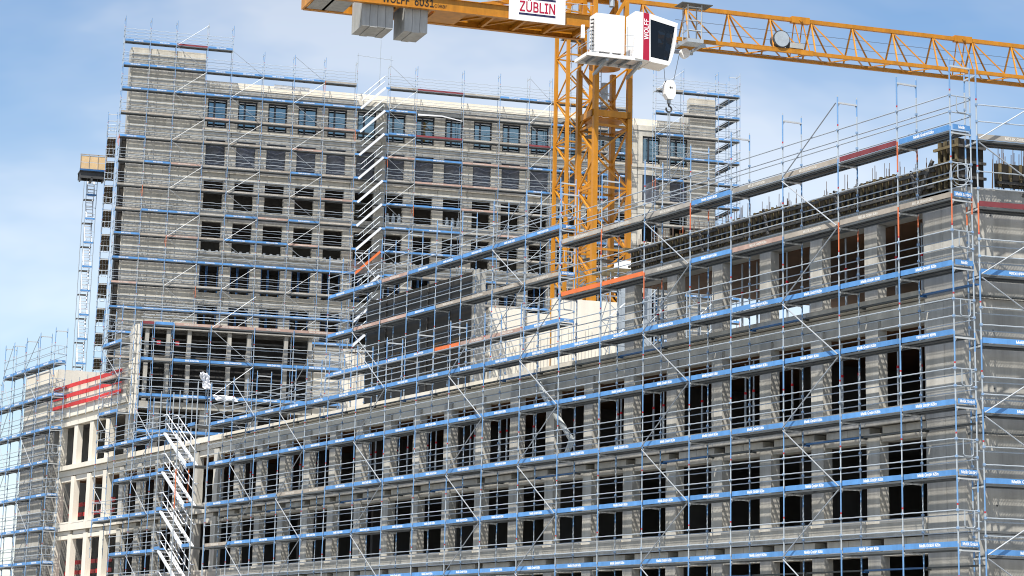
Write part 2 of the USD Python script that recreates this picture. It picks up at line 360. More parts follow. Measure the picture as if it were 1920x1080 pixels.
for k in range(4):
    o = OE + TD * (1.1 + 2.02 * k) + TN * 1.06
    t = thing('formwork_panel', f'dark ribbed formwork panel above the end wall, {ORD[k]} from the corner rightwards', 'formwork', (o[0], o[1], 15.98), TA, 'formwork panels above the end wall')
    part(t, 'plywood', MB().box((0, -0.03, 0), (2.0, 0.02, 0.72)), 'blackply')
    part(t, 'waler', MB().box((0.02, -0.17, 0.08), (1.98, -0.11, 0.16)), 'ribdark')
    for q in range(6):
        xr = 0.12 + 0.34 * q
        part(t, 'rib', MB().box((xr, -0.108, 0.02), (xr + 0.065, -0.032, 0.72)), 'rib')
    part(t, 'strut', MB().beam((1.2, -0.2, 0.75), (0.75, -0.34, -0.3), 0.09, 0.06), 'ribdark')
t = thing('column_formwork', 'tall dark formwork box for the corner column, with timber ribs and clamps', 'formwork', (W0 - 0.05, 2.0, 15.98), LROT)
part(t, 'plywood', MB().box((0.05, 0, 0), (0.98, 0.9, 1.42)), 'blackply')
for q in range(4):
    part(t, 'rib', MB().box((0.08 + 0.27 * q, -0.09, -0.02), (0.15 + 0.27 * q, -0.002, 1.45)), 'rib')
for q in range(3):
    part(t, 'waler', MB().box((-0.05, -0.17, 0.22 + 0.46 * q), (1.08, -0.092, 0.30 + 0.46 * q)), 'rib')
    part(t, 'waler', MB().box((0.982, -0.1, 0.22 + 0.46 * q), (1.06, 0.95, 0.30 + 0.46 * q)), 'ribdark')
part(t, 'strut', MB().beam((-0.1, -0.15, 0.9), (-0.75, -0.3, -0.25), 0.09, 0.09), 'ribdark')

# props behind the openings: one, then copies
pr0 = None
PRG = 'steel props behind the window openings'
spots = []
for lv in (2, 3, 4):
    for k in range(UP if lv == 4 else 20):
        if lv == 2 and (k < 12 or k % 2): continue
        for q in range(3 if lv > 2 else 1):
            spots.append((yk(k) + 0.3 + 0.72 * q + 0.35 * rng.random(), W0 + 0.42 + 0.5 * rng.random(), lv, k, q))
for y, x, lv, k, q in spots:
    pl = f'{["right", "middle", "left"][q]} steel prop in the {ORD[k]} window bay from the corner, {["", "", "lower", "middle", "top"][lv]} storey'
    zf = (S[lv] - 0.16 if lv < 4 else 12.89)
    if pr0 is None:
        pr0 = thing('steel_prop', pl, 'prop', (x, y, zf), 0, PRG)
        part(pr0, 'outer_tube', MB().tube((0, 0, 0), (0, 0, 1.5), 0.04, 8), 'galv')
        part(pr0, 'inner_tube', MB().tube((0, 0, 1.5), (0, 0, 2.5), 0.03, 8), 'galv')
        part(pr0, 'collar', MB().tube((0, 0, 1.46), (0, 0, 1.54), 0.046, 8, cap=True), 'redmark')
        part(pr0, 'base_plate', MB().box((-0.08, -0.08, 0), (0.08, 0.08, 0.012)), 'galv')
    else: copy(pr0, pl, PRG, (x, y, zf))

# ------------------------------------------------------------------ scaffold kit
BLUE = (0.15, 0.30, 0.54); GAL = (0.38, 0.43, 0.48); RED = (0.42, 0.04, 0.05); ORA = (0.60, 0.16, 0.07)
def frame_mesh(style, n=6, couplers=True):
    mb = MB(); top = {'blue': BLUE, 'orange': ORA, 'galv': GAL}[style]
    for y in (0.0, 0.73):
        zc = -0.78 if y == 0 else -0.45
        mb.tube((0, y, -2.0), (0, y, zc - 0.055), 0.0242, n, GAL)
        mb.tube((0, y, zc - 0.055), (0, y, zc), 0.0255, n, RED if y == 0 else GAL)
        mb.tube((0, y, zc), (0, y, 0.10), 0.0245, n, top)
        mb.tube((0, y, 0.10), (0, y, 0.16), 0.019, n, GAL)
        if couplers:
            for z in (-1.47, -0.97):
                mb.box((-0.03, y - 0.04, z - 0.03), (0.04, y + 0.02, z + 0.035), (0.22, 0.34, 0.52) if style != 'galv' else GAL)
        s = 1 if y == 0 else -1
        g_ = [(-0.004, y + s * 0.02, -0.10), (-0.004, y + s * (0.10 if y == 0 else 0.07), -0.10), (-0.004, y + s * 0.02, -0.22 if y == 0 else -0.18)]
        v = np.array(g_ + [(0.004, b, c) for _, b, c in g_])
        mb.add(v, [(0, 1, 2), (3, 5, 4), (0, 3, 1), (1, 3, 4), (1, 4, 2), (2, 4, 5), (2, 5, 0), (0, 5, 3)], (0.55, 0.58, 0.61) if y == 0 else (0.30, 0.32, 0.33))
    mb.box((-0.025, 0, -0.11), (0.025, 0.73, -0.06), (0.50, 0.53, 0.55))
    return mb
for st in ('blue', 'orange', 'galv'): kitmesh('frame_' + st, frame_mesh(st), 'frame', True)
def deck_mesh(L, pitch):
    """Two perforated steel planks, 0.32 m wide, with side flanges."""
    mb = MB(); L = L - 0.06
    for y0 in (0.035, 0.375):
        y = y0
        for w, perf in ((0.016, 0), (0.06, 1), (0.012, 0), (0.06, 1), (0.026, 0), (0.06, 1), (0.012, 0), (0.06, 1), (0.014, 0)):
            if not perf: mb.quad((0.03, y, -0.005), (0.03 + L, y, -0.005), (0.03 + L, y + w, -0.005), (0.03, y + w, -0.005))
            else:
                n = int(L / pitch); p = L / n; x = 0.03 + np.arange(n) * p; b = p * 0.46
                v = np.stack([np.c_[x, np.full(n, y), np.full(n, -0.005)], np.c_[x + b, np.full(n, y), np.full(n, -0.005)],
                              np.c_[x + b, np.full(n, y + w), np.full(n, -0.005)], np.c_[x, np.full(n, y + w), np.full(n, -0.005)]], 1).reshape(-1, 3)
                i = np.arange(n)[:, None] * 4
                mb.add(v, np.vstack([i + (0, 1, 2), i + (0, 2, 3)]))
            y += w
        for yy in (y0, y0 + 0.32): mb.quad((0.03, yy, -0.005), (0.03 + L, yy, -0.005), (0.03 + L, yy, -0.068), (0.03, yy, -0.068))
        mb.quad((0.03, y0 + 0.146, -0.005), (0.03 + L, y0 + 0.146, -0.005), (0.03 + L, y0 + 0.146, -0.045), (0.03, y0 + 0.146, -0.045))
        mb.quad((0.03, y0 + 0.19, -0.005), (0.03 + L, y0 + 0.19, -0.005), (0.03 + L, y0 + 0.19, -0.045), (0.03, y0 + 0.19, -0.045))
        for yy in (y0, y0 + 0.284): mb.quad((0.03, yy, -0.068), (0.03 + L, yy, -0.068), (0.03 + L, yy + 0.036, -0.068), (0.03, yy + 0.036, -0.068))
        for xx in (0.03, 0.03 + L): mb.quad((xx, y0, -0.005), (xx, y0 + 0.32, -0.005), (xx, y0 + 0.32, -0.06), (xx, y0, -0.06))
    return mb
def rails_mesh(L, zs=(0.5, 1.0), n=6, r=0.019, y=0.0):
    mb = MB()
    for z in zs: mb.tube((0.03, y, z), (L - 0.03, y, z), r, n)
    return mb
TXT = {'blue': ('txt_full', 'letter'), 'wood': ('txt_caps', 'faded'), 'woodgrey': ('txt_caps', 'faded'), 'pinkwood': ('txt_caps', 'faded')}
text_kit('txt_full', 'Melik GmbH Köln', 0.088)
text_kit('txt_caps', 'MELIK GmbH Köln', 0.082, m='faded')
text_kit('txt_flip', 'Melik GmbH Köln', 0.082, flip=True)
text_kit('txt_gmbh', 'Melik GmbH', 0.085)
text_kit('txt_melik', 'Melik', 0.085)

def scaffold(name, label, origin, rz, posts, rows, has=None, kind=None, brace=None, inner=None, style=None, top=True, rail_parts=True, pitch=0.05,
             ends=(), text=True, console=None, group=None, solid=False):
    """Facade scaffold: posts = local x of the frames (ascending), rows = deck heights from the top down."""
    t = thing(name, label, 'scaffold', origin, rz, group)
    nb = len(posts) - 1
    has = has or (lambda b, r: True); kind = kind or (lambda b, r: 'blue'); style = style or (lambda p, r: 'blue')
    for r, z in enumerate(rows):
        for p in range(nb + 1):
            near = [b for b in (p - 1, p) if 0 <= b < nb]
            if any(has(b, r) for b in near):
                use(t, 'standard_frame', 'frame_' + style(p, r), (posts[p], 0, z))
            if top and any(has(b, r) and (r == 0 or not has(b, r - 1)) for b in near) and not (r and any(has(b, r - 1) for b in near)):
                use(t, 'standard_frame', 'frame_' + style(p, r - 1), (posts[p], 0, z + 2.0))
        for b in range(nb):
            if not has(b, r): continue
            x0, x1 = posts[b], posts[b + 1]; Lb = x1 - x0; kl = f'{round(Lb * 100)}'
            dk = kitmesh(f'deck_{kl}_{round(pitch * 100)}', lambda: deck_mesh(Lb, pitch), 'deck')
            if solid: dk = kitmesh(f'planks_{kl}', lambda: MB().box((0.0, 0.02, -0.055), (Lb, 0.25, 0)).box((0.0, 0.26, -0.055), (Lb, 0.48, 0)).box((0, 0.49, -0.055), (Lb, 0.72, 0)).box((Lb * .3, 0.0, -0.12), (Lb * .3 + 0.08, 0.74, -0.056)).box((Lb * .7, 0.0, -0.12), (Lb * .7 + 0.08, 0.74, -0.056)), 'plankdark')
            use(t, 'deck', dk, (x0, 0, z))
            rk = kitmesh(f'rails_{kl}', lambda: rails_mesh(Lb), 'galv')
            if rail_parts:
                rk1 = kitmesh(f'rail_{kl}', lambda: rails_mesh(Lb, (0.0,)), 'galv')
                for q in (0.53, 1.03): use(t, 'guardrail', rk1, (x0, -0.03, z + q))
            else: use(t, 'guardrail', rk, (x0, -0.03, z + 0.03))
            if inner is None or inner(b, r): use(t, 'inner_guardrail', rk, (x0, 0.77, z - 0.02))
            k = kind(b, r)
            if k:
                bk = kitmesh(f'board_{kl}', lambda: MB().box((0.035, 0.026, 0.0), (Lb - 0.035, 0.052, 0.155)), 'blue')
                tb = use(t, 'toe_board', bk, (x0, 0, z + 0.012), m=k)
                if text and k in TXT:
                    key, mm = TXT[k]
                    if k == 'blue' and rng.random() < 0.012: key = 'txt_flip'
                    sc = 1.0 if Lb > 2.3 else 0.8
                    if Lb > 1.7: use(tb, 'lettering', key, (Lb * (0.44 + 0.1 * rng.random()), 0.0245, 0.078), m=mm, sx=(sc, 1, 1))
            if console and console(b, r):
                ck = kitmesh(f'console_{kl}', lambda: MB().box((0.05, 0.80, 0.0), (Lb - 0.05, 0.97, 0.045)).box((0.0, 0.73, -0.05), (0.05, 0.97, 0.0)), 'bluedark')
                use(t, 'console_plank', ck, (x0, 0, z - 0.50), m='deck' if (b + r) % 3 else 'bluedark')
            if brace:
                d = brace(b, r)
                if d:
                    a = (x0 + 0.03, -0.055, z + (1.9 if d > 0 else 0.0)); c = (x1 - 0.03, -0.055, z + (0.0 if d > 0 else 1.9))
                    bm = MB().tube(a, c, 0.0175 if text == 'far' else 0.02, 6)
                    part(t, 'diagonal_brace', bm, 'brace')
    for side in ends:
        p = posts[0] if side == 'left' else posts[-1]; b = 0 if side == 'left' else nb - 1
        for r, z in enumerate(rows):
            if not has(b, r): continue
            mb = MB()
            for q in (0.53, 1.03): mb.tube((p, 0.0, z + q), (p, 0.73, z + q), 0.019, 6)
            part(t, 'end_guardrail', mb, 'galv')
            lp = MB().path([(p + 0.03, 0.22, z + 1.02), (p + 0.03, 0.22, z + 0.60), (p + 0.03, 0.27, z + 0.55), (p + 0.03, 0.52, z + 0.55), (p + 0.03, 0.57, z + 0.60), (p + 0.03, 0.57, z + 1.02)], 0.017)
            part(t, 'loop_rail', lp, 'galv')
            if side == 'right' and text != 'far' and r not in (3,):
                xb = p + 0.03
                eb = part(t, 'end_toe_board', MB().box((xb, 0.06, z + 0.02), (xb + 0.025, 0.68, z + 0.17)), 'blue')
                te = use(eb, 'lettering', 'txt_gmbh' if r in (1, 4, 5, 6) else 'txt_melik', (xb + 0.028, 0.37, z + 0.095), rx=90, sx=(0.8, 1, 1), m='letter')
    return t

def coil(loc, rz):
    t = thing('cable_coil', 'pale looped cable hung on the scaffold corner post below the top deck', 'cable', loc, rz)
    for r, dx in ((0.36, 0.0), (0.31, 0.05)):
        part(t, 'loop', MB().path([(dx + r * 0.8 * math.cos(a), 0.01 * math.sin(3 * a), r * math.sin(a)) for a in np.linspace(0, 2 * math.pi, 22)], 0.010, 5), 'galv')
coil((0.25, -0.06, 16.0), -40)
# ------------------------------------------------------------------ scaffold of the long wing, right of its stair
ZR = [17.33 - 2 * i for i in range(8)]
bays = [2.57, 3.07, 3.07, 3.07, 2.57] + [3.07] * 10 + [2.57] + [3.07] * 4
ys = np.concatenate([[0], np.cumsum(bays)])                 # world y of the frames, from the corner
nbl = len(bays)
postsL = list(-ys[::-1])
fromright = lambda b: nbl - 1 - b
row_kinds = {0: ['blue', 'burgundy', 'wood', 'woodgrey', 'blue', 'woodgrey', 'woodgrey', 'woodgrey'],
             1: ['wood', 'wood', 'wood', 'pinkwood', 'blue', 'woodgrey', 'orange', 'orange']}
def kindL(b, r):
    q = fromright(b)
    if r in row_kinds: return row_kinds[r][q] if q < 8 else 'blue'
    if (r == 4 and q in (15, 16)) or (r == 5 and q == 19): return 'wood'
    return 'blue'
def hasL(b, r): return fromright(b) < 8 or r >= 2
BR = {2: 1, 5: 1, 8: 1, 10: 1, 13: 0, 16: 1, 18: 0}
def braceL(b, r):
    q = fromright(b)
    if q not in BR: return 0
    return 1 if (r + BR[q]) % 2 == 0 else -1
def styleL(p, r):
    q = len(postsL) - 1 - p
    if r in (0, 1) and q in (0, 1, 2, 5, 6, 7): return 'orange' if (q + r) % 2 or q < 2 and r == 1 else 'blue'
    return 'blue'
scaffold('facade_scaffold', 'long blue and silver scaffold in front of the open window bays', (0, 0, 0), LROT, postsL, ZR, hasL, kindL, braceL,
         style=styleL, ends=('right',), console=lambda b, r: r in (2, 4, 6) and not (r == 2 and fromright(b) > 19))
# end facade
EZ = [z - 0.19 for z in ZR]
scaffold('end_scaffold', 'scaffold on the blank end wall right of the corner, at the right frame edge', OE, TA, [0, 3.07, 6.14, 9.21, 12.28, 15.35], EZ, None,
         lambda b, r: 'woodgrey' if r == 0 else 'burgundy' if r == 1 else 'blue', lambda b, r: (1 if r % 2 else -1) if b == 0 else 0,
         inner=lambda b, r: r > 1, style=lambda p, r: 'orange' if r == 1 else 'blue', console=lambda b, r: r in (2, 4) and b == 0)
# left of the stair
pl2 = [-77.9, -74.6, -71.55, -68.5, -65.45]
scaffold('facade_scaffold', 'short scaffold stretch between the white precast columns and the aluminium stair', (0, 0, 0), LROT, pl2, [19.15, 17.2, 15.25] + ZR[2:],
         lambda b, r: (b == 0) if r < 3 else (b > 0 or r in (3, 5)), lambda b, r: 'wood' if r == 7 else 'pinkwood' if r == 1 else 'blue', lambda b, r: (1 if r % 2 else -1) if b in (0, 2) else 0, ends=('left',), text=True)

# ------------------------------------------------------------------ stairs
def stair(t, x0, z0, x1, z1, y0, y1, m='alu', rail='alu'):
    d = np.array((x1 - x0, 0, z1 - z0)); n = 9
    for y in (y0, y1):
        part(t, 'stringer', MB().beam((x0, y, z0), (x1, y, z1), 0.05, 0.19), m)
    for k in range(n):
        f = (k + 0.5) / n; x = x0 + d[0] * f; z = z0 + d[2] * f
        part(t, 'tread', MB().box((x - 0.11, y0 + 0.03, z - 0.015), (x + 0.11, y1 - 0.03, z + 0.02)), m)
    for y in (y0, y1):
        mb = MB()
        for h in (0.62, 1.08): mb.tube((x0 + 0.1 * d[0], y, z0 + 0.1 * d[2] + h), (x1 - 0.05 * d[0], y, z1 - 0.05 * d[2] + h), 0.022, 6)
        for f in (0.3, 0.7): mb.tube((x0 + f * d[0], y, z0 + f * d[2] + 0.62), (x0 + f * d[0], y, z0 + f * d[2] + 1.08), 0.018, 6)
        mb.tube((x0 + 0.1 * d[0], y, z0 + 0.1 * d[2] + 1.08), (x0 - 0.05 * d[0], y, z0 + 0.1 * d[2] + 1.08), 0.022, 6)
        mb.tube((x1 - 0.05 * d[0], y, z1 - 0.05 * d[2] + 1.08), (x1 + 0.06 * d[0], y, z1 - 0.05 * d[2] + 1.08), 0.022, 6)
        part(t, 'handrail', mb, rail)
t = thing('scaffold_stair', 'aluminium site stair in steep flights on the long low facade', 'stairs', (0, 0, 0), LROT)
for i, z in enumerate(ZR[2:]):
    if i < 5: stair(t, -64.9, z + 0.0, -61.2, z - 2.0, -0.62, -0.06, m='orange' if i == 4 else 'alu')
    use(t, 'landing_board', kitmesh('land_b', lambda: MB().box((0, 0, 0), (1.0, 0.03, 0.16)), 'blue'), (-61.3, -0.66, z + 0.01))
    use(t, 'landing_board', kitmesh('land_c', lambda: MB().box((0, 0, 0), (0.8, 0.03, 0.16)), 'blue'), (-65.4, -0.66, z + 0.01))
    part(t, 'landing', MB().box((-61.2, -0.64, z - 0.06), (-60.0, 0.70, z)), 'deck')
    part(t, 'landing', MB().box((-65.4, -0.64, z - 0.06), (-64.6, 0.70, z)), 'deck')
for x in (-65.45, -60.0):
    for y in (-0.68, 0.0): part(t, 'standard', MB().tube((x, y, 0), (x, y, 15.5), 0.03, 6), 'galv')
for x in (-62.6,):
    for y in (-0.68, 0.0):
        for i in range(6): part(t, 'standard', MB().tube((x, y, 3.3 + 2 * i), (x, y, 5.3 + 2 * i), 0.026, 6), 'galv' if i != 3 else 'orange')

# rubbish chute of translucent film on the facade
t = thing('plastic_chute', 'limp grey plastic film chute hanging down the facade between two window bays', 'chute', (0, 0, 0), LROT)
pts = [(-26.9, 0.92, 12.6), (-26.3, 0.92, 11.9), (-25.35, 0.92, 11.1), (-24.6, 0.92, 10.5), (-24.1, 0.92, 10.1), (-24.5, 0.92, 9.62)]
mb = MB()
for a, b, ra, rb in zip(pts[:-1], pts[1:], (0.16, 0.2, 0.24, 0.2, 0.24), (0.2, 0.24, 0.2, 0.24, 0.16)):
    a = np.array(a); b = np.array(b); tt = np.arange(9) * 2 * np.pi / 8
    ca = np.c_[a[0] + ra * np.cos(tt), a[1] + 0.08 * np.sin(tt), np.full(9, a[2])]; cb = np.c_[b[0] + rb * np.cos(tt), b[1] + 0.08 * np.sin(tt), np.full(9, b[2])]
    for i in range(8): mb.quad(ca[i], cb[i], cb[i + 1], ca[i + 1])
part(t, 'film', mb, 'chute')

# ------------------------------------------------------------------ tall building
tb = thing('tall_building', 'tall grey stone clad shell with rows of windows behind the cranes', 'building', TO, TA)
HT = [47.31 - 3.44 * k for k in range(14)]; ST = [44.88 - 3.44 * k for k in range(14)]
WT = 1.0; NW = 17; XW = 7.25; PW = 2.54; OW = 1.62
xw = lambda i: XW + PW * i
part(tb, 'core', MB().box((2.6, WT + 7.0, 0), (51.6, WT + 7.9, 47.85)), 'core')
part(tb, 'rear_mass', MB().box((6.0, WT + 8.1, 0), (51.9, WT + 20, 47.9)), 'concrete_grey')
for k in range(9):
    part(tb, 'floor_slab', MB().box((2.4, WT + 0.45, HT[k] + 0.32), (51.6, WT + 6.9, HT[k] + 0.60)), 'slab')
    for i in range(NW + 1):
        a = xw(i - 1) + OW if i else 6.9; b = xw(i) if i < NW else 49.7
        part(tb, 'pier', MB().box((a, WT - 0.01 - 0.01 * rng.random(), ST[k] + 0.0), (b, WT + 0.42, HT[k] - 0.0)), 'stone')
    for i in range(NW):
        a = xw(i) - 0.46 if i else 6.9; b = xw(i) + PW - 0.46 if i < NW - 1 else 49.7
        z0 = HT[k + 1]; z1 = ST[k]
        part(tb, 'sill_block', MB().box((a + 0.008, WT - 0.06, z1 - 0.36), (b - 0.008, WT + 0.42, z1 - 0.01)), 'stone')
        part(tb, 'spandrel_block', MB().box((a + 0.02, WT + 0.02, z0 + 0.33), (b - 0.02, WT + 0.42, z1 - 0.38)), 'stone')
        part(tb, 'lintel_block', MB().box((a + 0.012, WT - 0.03, z0 + 0.005), (b - 0.012, WT + 0.42, z0 + 0.31)), 'concrete')
part(tb, 'lower_wall', MB().box((6.9, WT, 0), (49.7, WT + 0.4, HT[9])), 'stone')
for z0, z1, m_ in ((47.315, 47.80, 'concrete'), (47.82, 48.25, 'stone')):
    for i in range(NW):
        a = xw(i) - 0.46 if i else 6.9; b = xw(i) + PW - 0.46 if i < NW - 1 else 49.7
        part(tb, 'parapet_block', MB().box((a + 0.01, WT - (0.05 if m_ == 'stone' else 0), z0), (b - 0.01, WT + 0.42, z1)), m_)
part(tb, 'upstand', MB().box((6.95, WT + 0.55, 47.3), (49.6, WT + 0.9, 48.95)), 'precast')
part(tb, 'roof_slab', MB().box((2.6, WT + 0.85, 47.9), (51.6, WT + 8, 48.1)), 'roofing')
def courses(x0, x1, z0, z1, n, dz, nm):
    z = z0; r = 0
    while z < z1 - 0.05:
        zt = min(z + dz, z1)
        e = [x0] + [x0 + (x1 - x0) * (q + (0.5 if r % 2 else 0)) / n for q in range(1 - (r % 2) * 1 + 0, n)] + [x1]
        e = sorted(set(round(q, 3) for q in e))
        for a, b in zip(e[:-1], e[1:]):
            part(tb, nm, MB().box((a + 0.006, WT - 0.004 - 0.012 * rng.random(), z + 0.006), (b - 0.006, WT + 0.42, zt - 0.006)), 'stone')
        z = zt; r += 1
courses(0.72, 6.89, 13.0, 51.08, 3, 0.52, 'wall_block')
courses(49.71, 52.1, 26.0, 51.1, 1, 0.52, 'wall_block')
part(tb, 'side_wall', MB().box((0.72, WT + 0.43, 0), (1.08, WT + 1.4, 51.06)), 'concrete_grey')
part(tb, 'edge_membrane', MB().box((0.34, WT - 0.005, 13.0), (0.70, WT + 1.2, 43.6)), 'blackply')  # added black strip, stands in for the shade between side scaffold and flank
part(tb, 'tower_back', MB().box((1.1, WT + 0.43, 48.1), (6.88, WT + 0.8, 51.06)), 'concrete')
part(tb, 'side_wall', MB().box((51.7, WT + 0.43, 0), (52.1, WT + 8, 51.06)), 'concrete_grey')
part(tb, 'tower_back', MB().box((49.72, WT + 0.43, 48.1), (51.69, WT + 0.8, 51.06)), 'concrete')
part(tb, 'lower_wall', MB().box((0.72, WT, 0), (6.89, WT + 0.4, 12.99)), 'stone')
part(tb, 'lower_wall', MB().box((49.71, WT, 0), (52.1, WT + 0.4, 25.99)), 'stone')
# glazed top row
for i in range(NW):
    a, b = xw(i) + 0.04, xw(i) + OW - 0.04; z0, z1 = ST[0] + 0.02, HT[0] - 0.04; y = WT + 0.16
    xm = a + 0.55
    w = part(tb, 'window', MB().box((a, y, z0), (b, y + 0.09, z0 + 0.11)).box((a, y, z1 - 0.11), (b, y + 0.09, z1)).box((a, y, z0 + 0.11), (a + 0.09, y + 0.09, z1 - 0.11))
             .box((b - 0.09, y, z0 + 0.11), (b, y + 0.09, z1 - 0.11)).box((xm - 0.08, y, z0 + 0.11), (xm + 0.08, y + 0.09, z1 - 0.11)), 'winframe')
    for p0, p1 in ((a + 0.09, xm - 0.08), (xm + 0.08, b - 0.09)):
        part(w, 'pane', MB().box((p0, y + 0.04, z0 + 0.11), (p1, y + 0.055, z1 - 0.11)), 'glass')
        part(w, 'sash', MB().box((p0, y - 0.012, z0 + 0.11), (p1, y - 0.002, z0 + 0.16)), 'whiteframe')
        part(w, 'sash', MB().box((p0, y - 0.012, z1 - 0.17), (p1, y - 0.002, z1 - 0.12)).box((p1 - 0.05, y - 0.012, z0 + 0.165), (p1, y - 0.002, z0 + 1.5)) if False else MB().box((p0, y - 0.012, z1 - 0.17), (p1, y - 0.002, z1 - 0.12)), 'whiteframe')
    part(tb, 'window_blind', MB().box((a + 0.05, y + 0.2, z1 - 0.75), (b - 0.05, y + 0.22, z1)), 'dark')
    # second row: plastic sheets
    z0, z1 = ST[1] + 0.0, HT[1] - 0.02
    n = 5; mb = MB(); xs = np.linspace(xw(i) + 0.01, xw(i) + OW - 0.01, n); zz = np.linspace(z0, z1, 5)
    P = [[(x, WT + 0.2 + 0.06 * math.sin(3.1 * x + 2 * z) , z) for x in xs] for z in zz]
    for r_ in range(4):
        for c_ in range(4): mb.quad(P[r_][c_], P[r_][c_ + 1], P[r_ + 1][c_ + 1], P[r_ + 1][c_])
    part(tb, 'plastic_sheet', mb, 'sheet')
    for k in (4, 5):
        mb = MB(); a, b = xw(i) + 0.05, xw(i) + OW - 0.05
        for x in (a, a + 0.5, a + 0.6, b - 0.08): mb.box((x, WT + 0.2, ST[k] + 0.02), (x + 0.05, WT + 0.26, HT[k] - 0.05))
        part(tb, 'window_frame', mb, 'bluedark')
    for k in (3,):
        for q in range(3): part(tb, 'sill_bracket', MB().box((xw(i) + 0.1 + 0.58 * q, WT - 0.08, ST[k] + 0.0), (xw(i) + 0.28 + 0.58 * q, WT + 0.1, ST[k] + 0.09)), 'white')

TZR = [51.32 - 2 * i for i in range(19)]
pT = [0, 2.12, 4.27, 6.87, 8.96, 11.64, 14.23, 16.84, 19.57]
TK = {0: 'blue', 1: 'blue', 2: 'blue', 9: 'blue', 11: 'blue', 12: 'blue', 6: 'woodgrey', 3: 'woodgrey', 10: 'wood'}
def kindT(b, r):
    if r == 0: return 'burgundy' if b == 2 else 'blue'
    if r in (0, 1, 2, 9, 11, 12): return 'woodgrey' if (r == 1 and b == 7) else 'blue'
    if r in (3, 6, 10): return ['woodgrey', 'wood', 'woodgrey', 'pinkwood'][rng.randrange(4)]
    return rng.choice(['blue', 'blue', 'woodgrey', 'wood', 'pinkwood'])
def styleT(p, r): return 'orange' if (p * 7 + r * 5) % 17 == 3 else 'galv' if (p * 5 + r * 3) % 4 == 0 else 'blue'
zig = lambda b, r, bs: (1 if (r + b) % 2 else -1) if b in bs else 0
scaffold('tower_scaffold', 'scaffold on the left half of the tall building, left of its white stair', TO, TA, pT, TZR, lambda b, r: b < 4 or r > 0, kindT,
         lambda b, r: zig(b, r, (2, 4, 6)), style=styleT, rail_parts=False, pitch=0.1, ends=('left',), text='far')
pT2 = [22.42, 24.78, 28.88, 32.09, 34.71, 36.72, 39.3, 41.87, 44.03]
def kindT2(b, r):
    if r == 1: return ['woodgrey', 'burgundy', 'woodgrey', 'blue', 'blue', 'woodgrey', 'blue', 'woodgrey'][b]
    if r == 2: return ['blue', None, 'wood', 'woodgrey', 'woodgrey', 'blue', 'wood', 'blue'][b]
    if r == 3: return ['blue', 'burgundy', 'woodgrey', 'wood', 'burgundy', 'blue', 'wood', 'blue'][b]
    return rng.choice(['blue', 'woodgrey', 'wood', 'blue', 'pinkwood'])
scaffold('tower_scaffold', 'scaffold on the right half of the tall building, behind the crane masts', TO, TA, pT2, TZR[:12], lambda b, r: r > 0, kindT2,
         lambda b, r: zig(b, r, (0, 4, 6)), style=styleT, rail_parts=False, pitch=0.1, text='far')
scaffold('tower_scaffold', 'scaffold round the right corner tower behind the crane hook', TO, TA, [46.18, 48.76, 52.0, 54.03], TZR[:12], None,
         lambda b, r: 'blue' if b == 2 or (r == 1 and b == 0) else rng.choice(['woodgrey', 'woodgrey', 'blue']), lambda b, r: zig(b, r, (0,)), style=styleT, rail_parts=False, pitch=0.1, text='far', ends=('right',))
# returns along the two sides (local x runs away from the camera side)
o = TO + TD * -0.86 + TN * 0.9
o2 = TO + TD * 54.03 + TN * 0.78
scaffold('side_scaffold', 'scaffold returning along the right flank of the tall building', (o2[0], o2[1], 0), TA + 90, [0, 2.57, 5.14, 7.71], TZR[:10], None, lambda b, r: 'blue',
         rail_parts=False, pitch=0.1, text='far', inner=lambda b, r: False)
FD = np.array([math.cos(math.radians(72)), math.sin(math.radians(72)), 0])
oL = TO + TD * -0.86 + TN * 0.9 + FD * 7.71
scaffold('side_scaffold', 'narrow dark planked scaffold along the left flank of the tall building', (oL[0], oL[1], 0), -108.0, [0, 2.57, 5.14, 7.71], TZR[4:], None, lambda b, r: 'blue',
         rail_parts=False, pitch=0.1, text='far', inner=lambda b, r: False, ends=('right',), solid=True)
# white stair of the tall building
t = thing('scaffold_stair', 'white zigzag site stair on the tall building between its two scaffold halves', 'stairs', TO, TA)
for i in range(1, 13):
    z = TZR[i]
    stair(t, 19.95, z - 2.0, 22.05, z, -0.05, 0.62, m='orange' if i == 8 else 'alu', rail='galv')
    part(t, 'landing', MB().box((19.57, 0.02, z - 2.06), (22.4, 0.70, z - 2.0)), 'deck')
    part(t, 'landing_board', MB().box((19.6, -0.06, z - 1.99), (20.2, -0.03, z - 1.84)), 'blue')
    part(t, 'landing_board', MB().box((21.9, -0.06, z - 0.12), (22.4, -0.03, z + 0.04)), 'blue')
    part(t, 'guardrail', MB().tube((19.6, 0.75, z - 1.0), (22.4, 0.75, z - 1.0), 0.02, 6), 'galv')
part(t, 'top_rail', MB().tube((19.5, 0, 51.9), (22.6, 0, 51.75), 0.022, 6), 'galv')
for x, za, zb in ((19.57, 49.3, 52.1), (22.42, 49.3, 52.1), (21.5, 49.5, 53.4)): part(t, 'standard', MB().tube((x, 0.02, za), (x, 0.02, zb), 0.024, 6), 'galv')
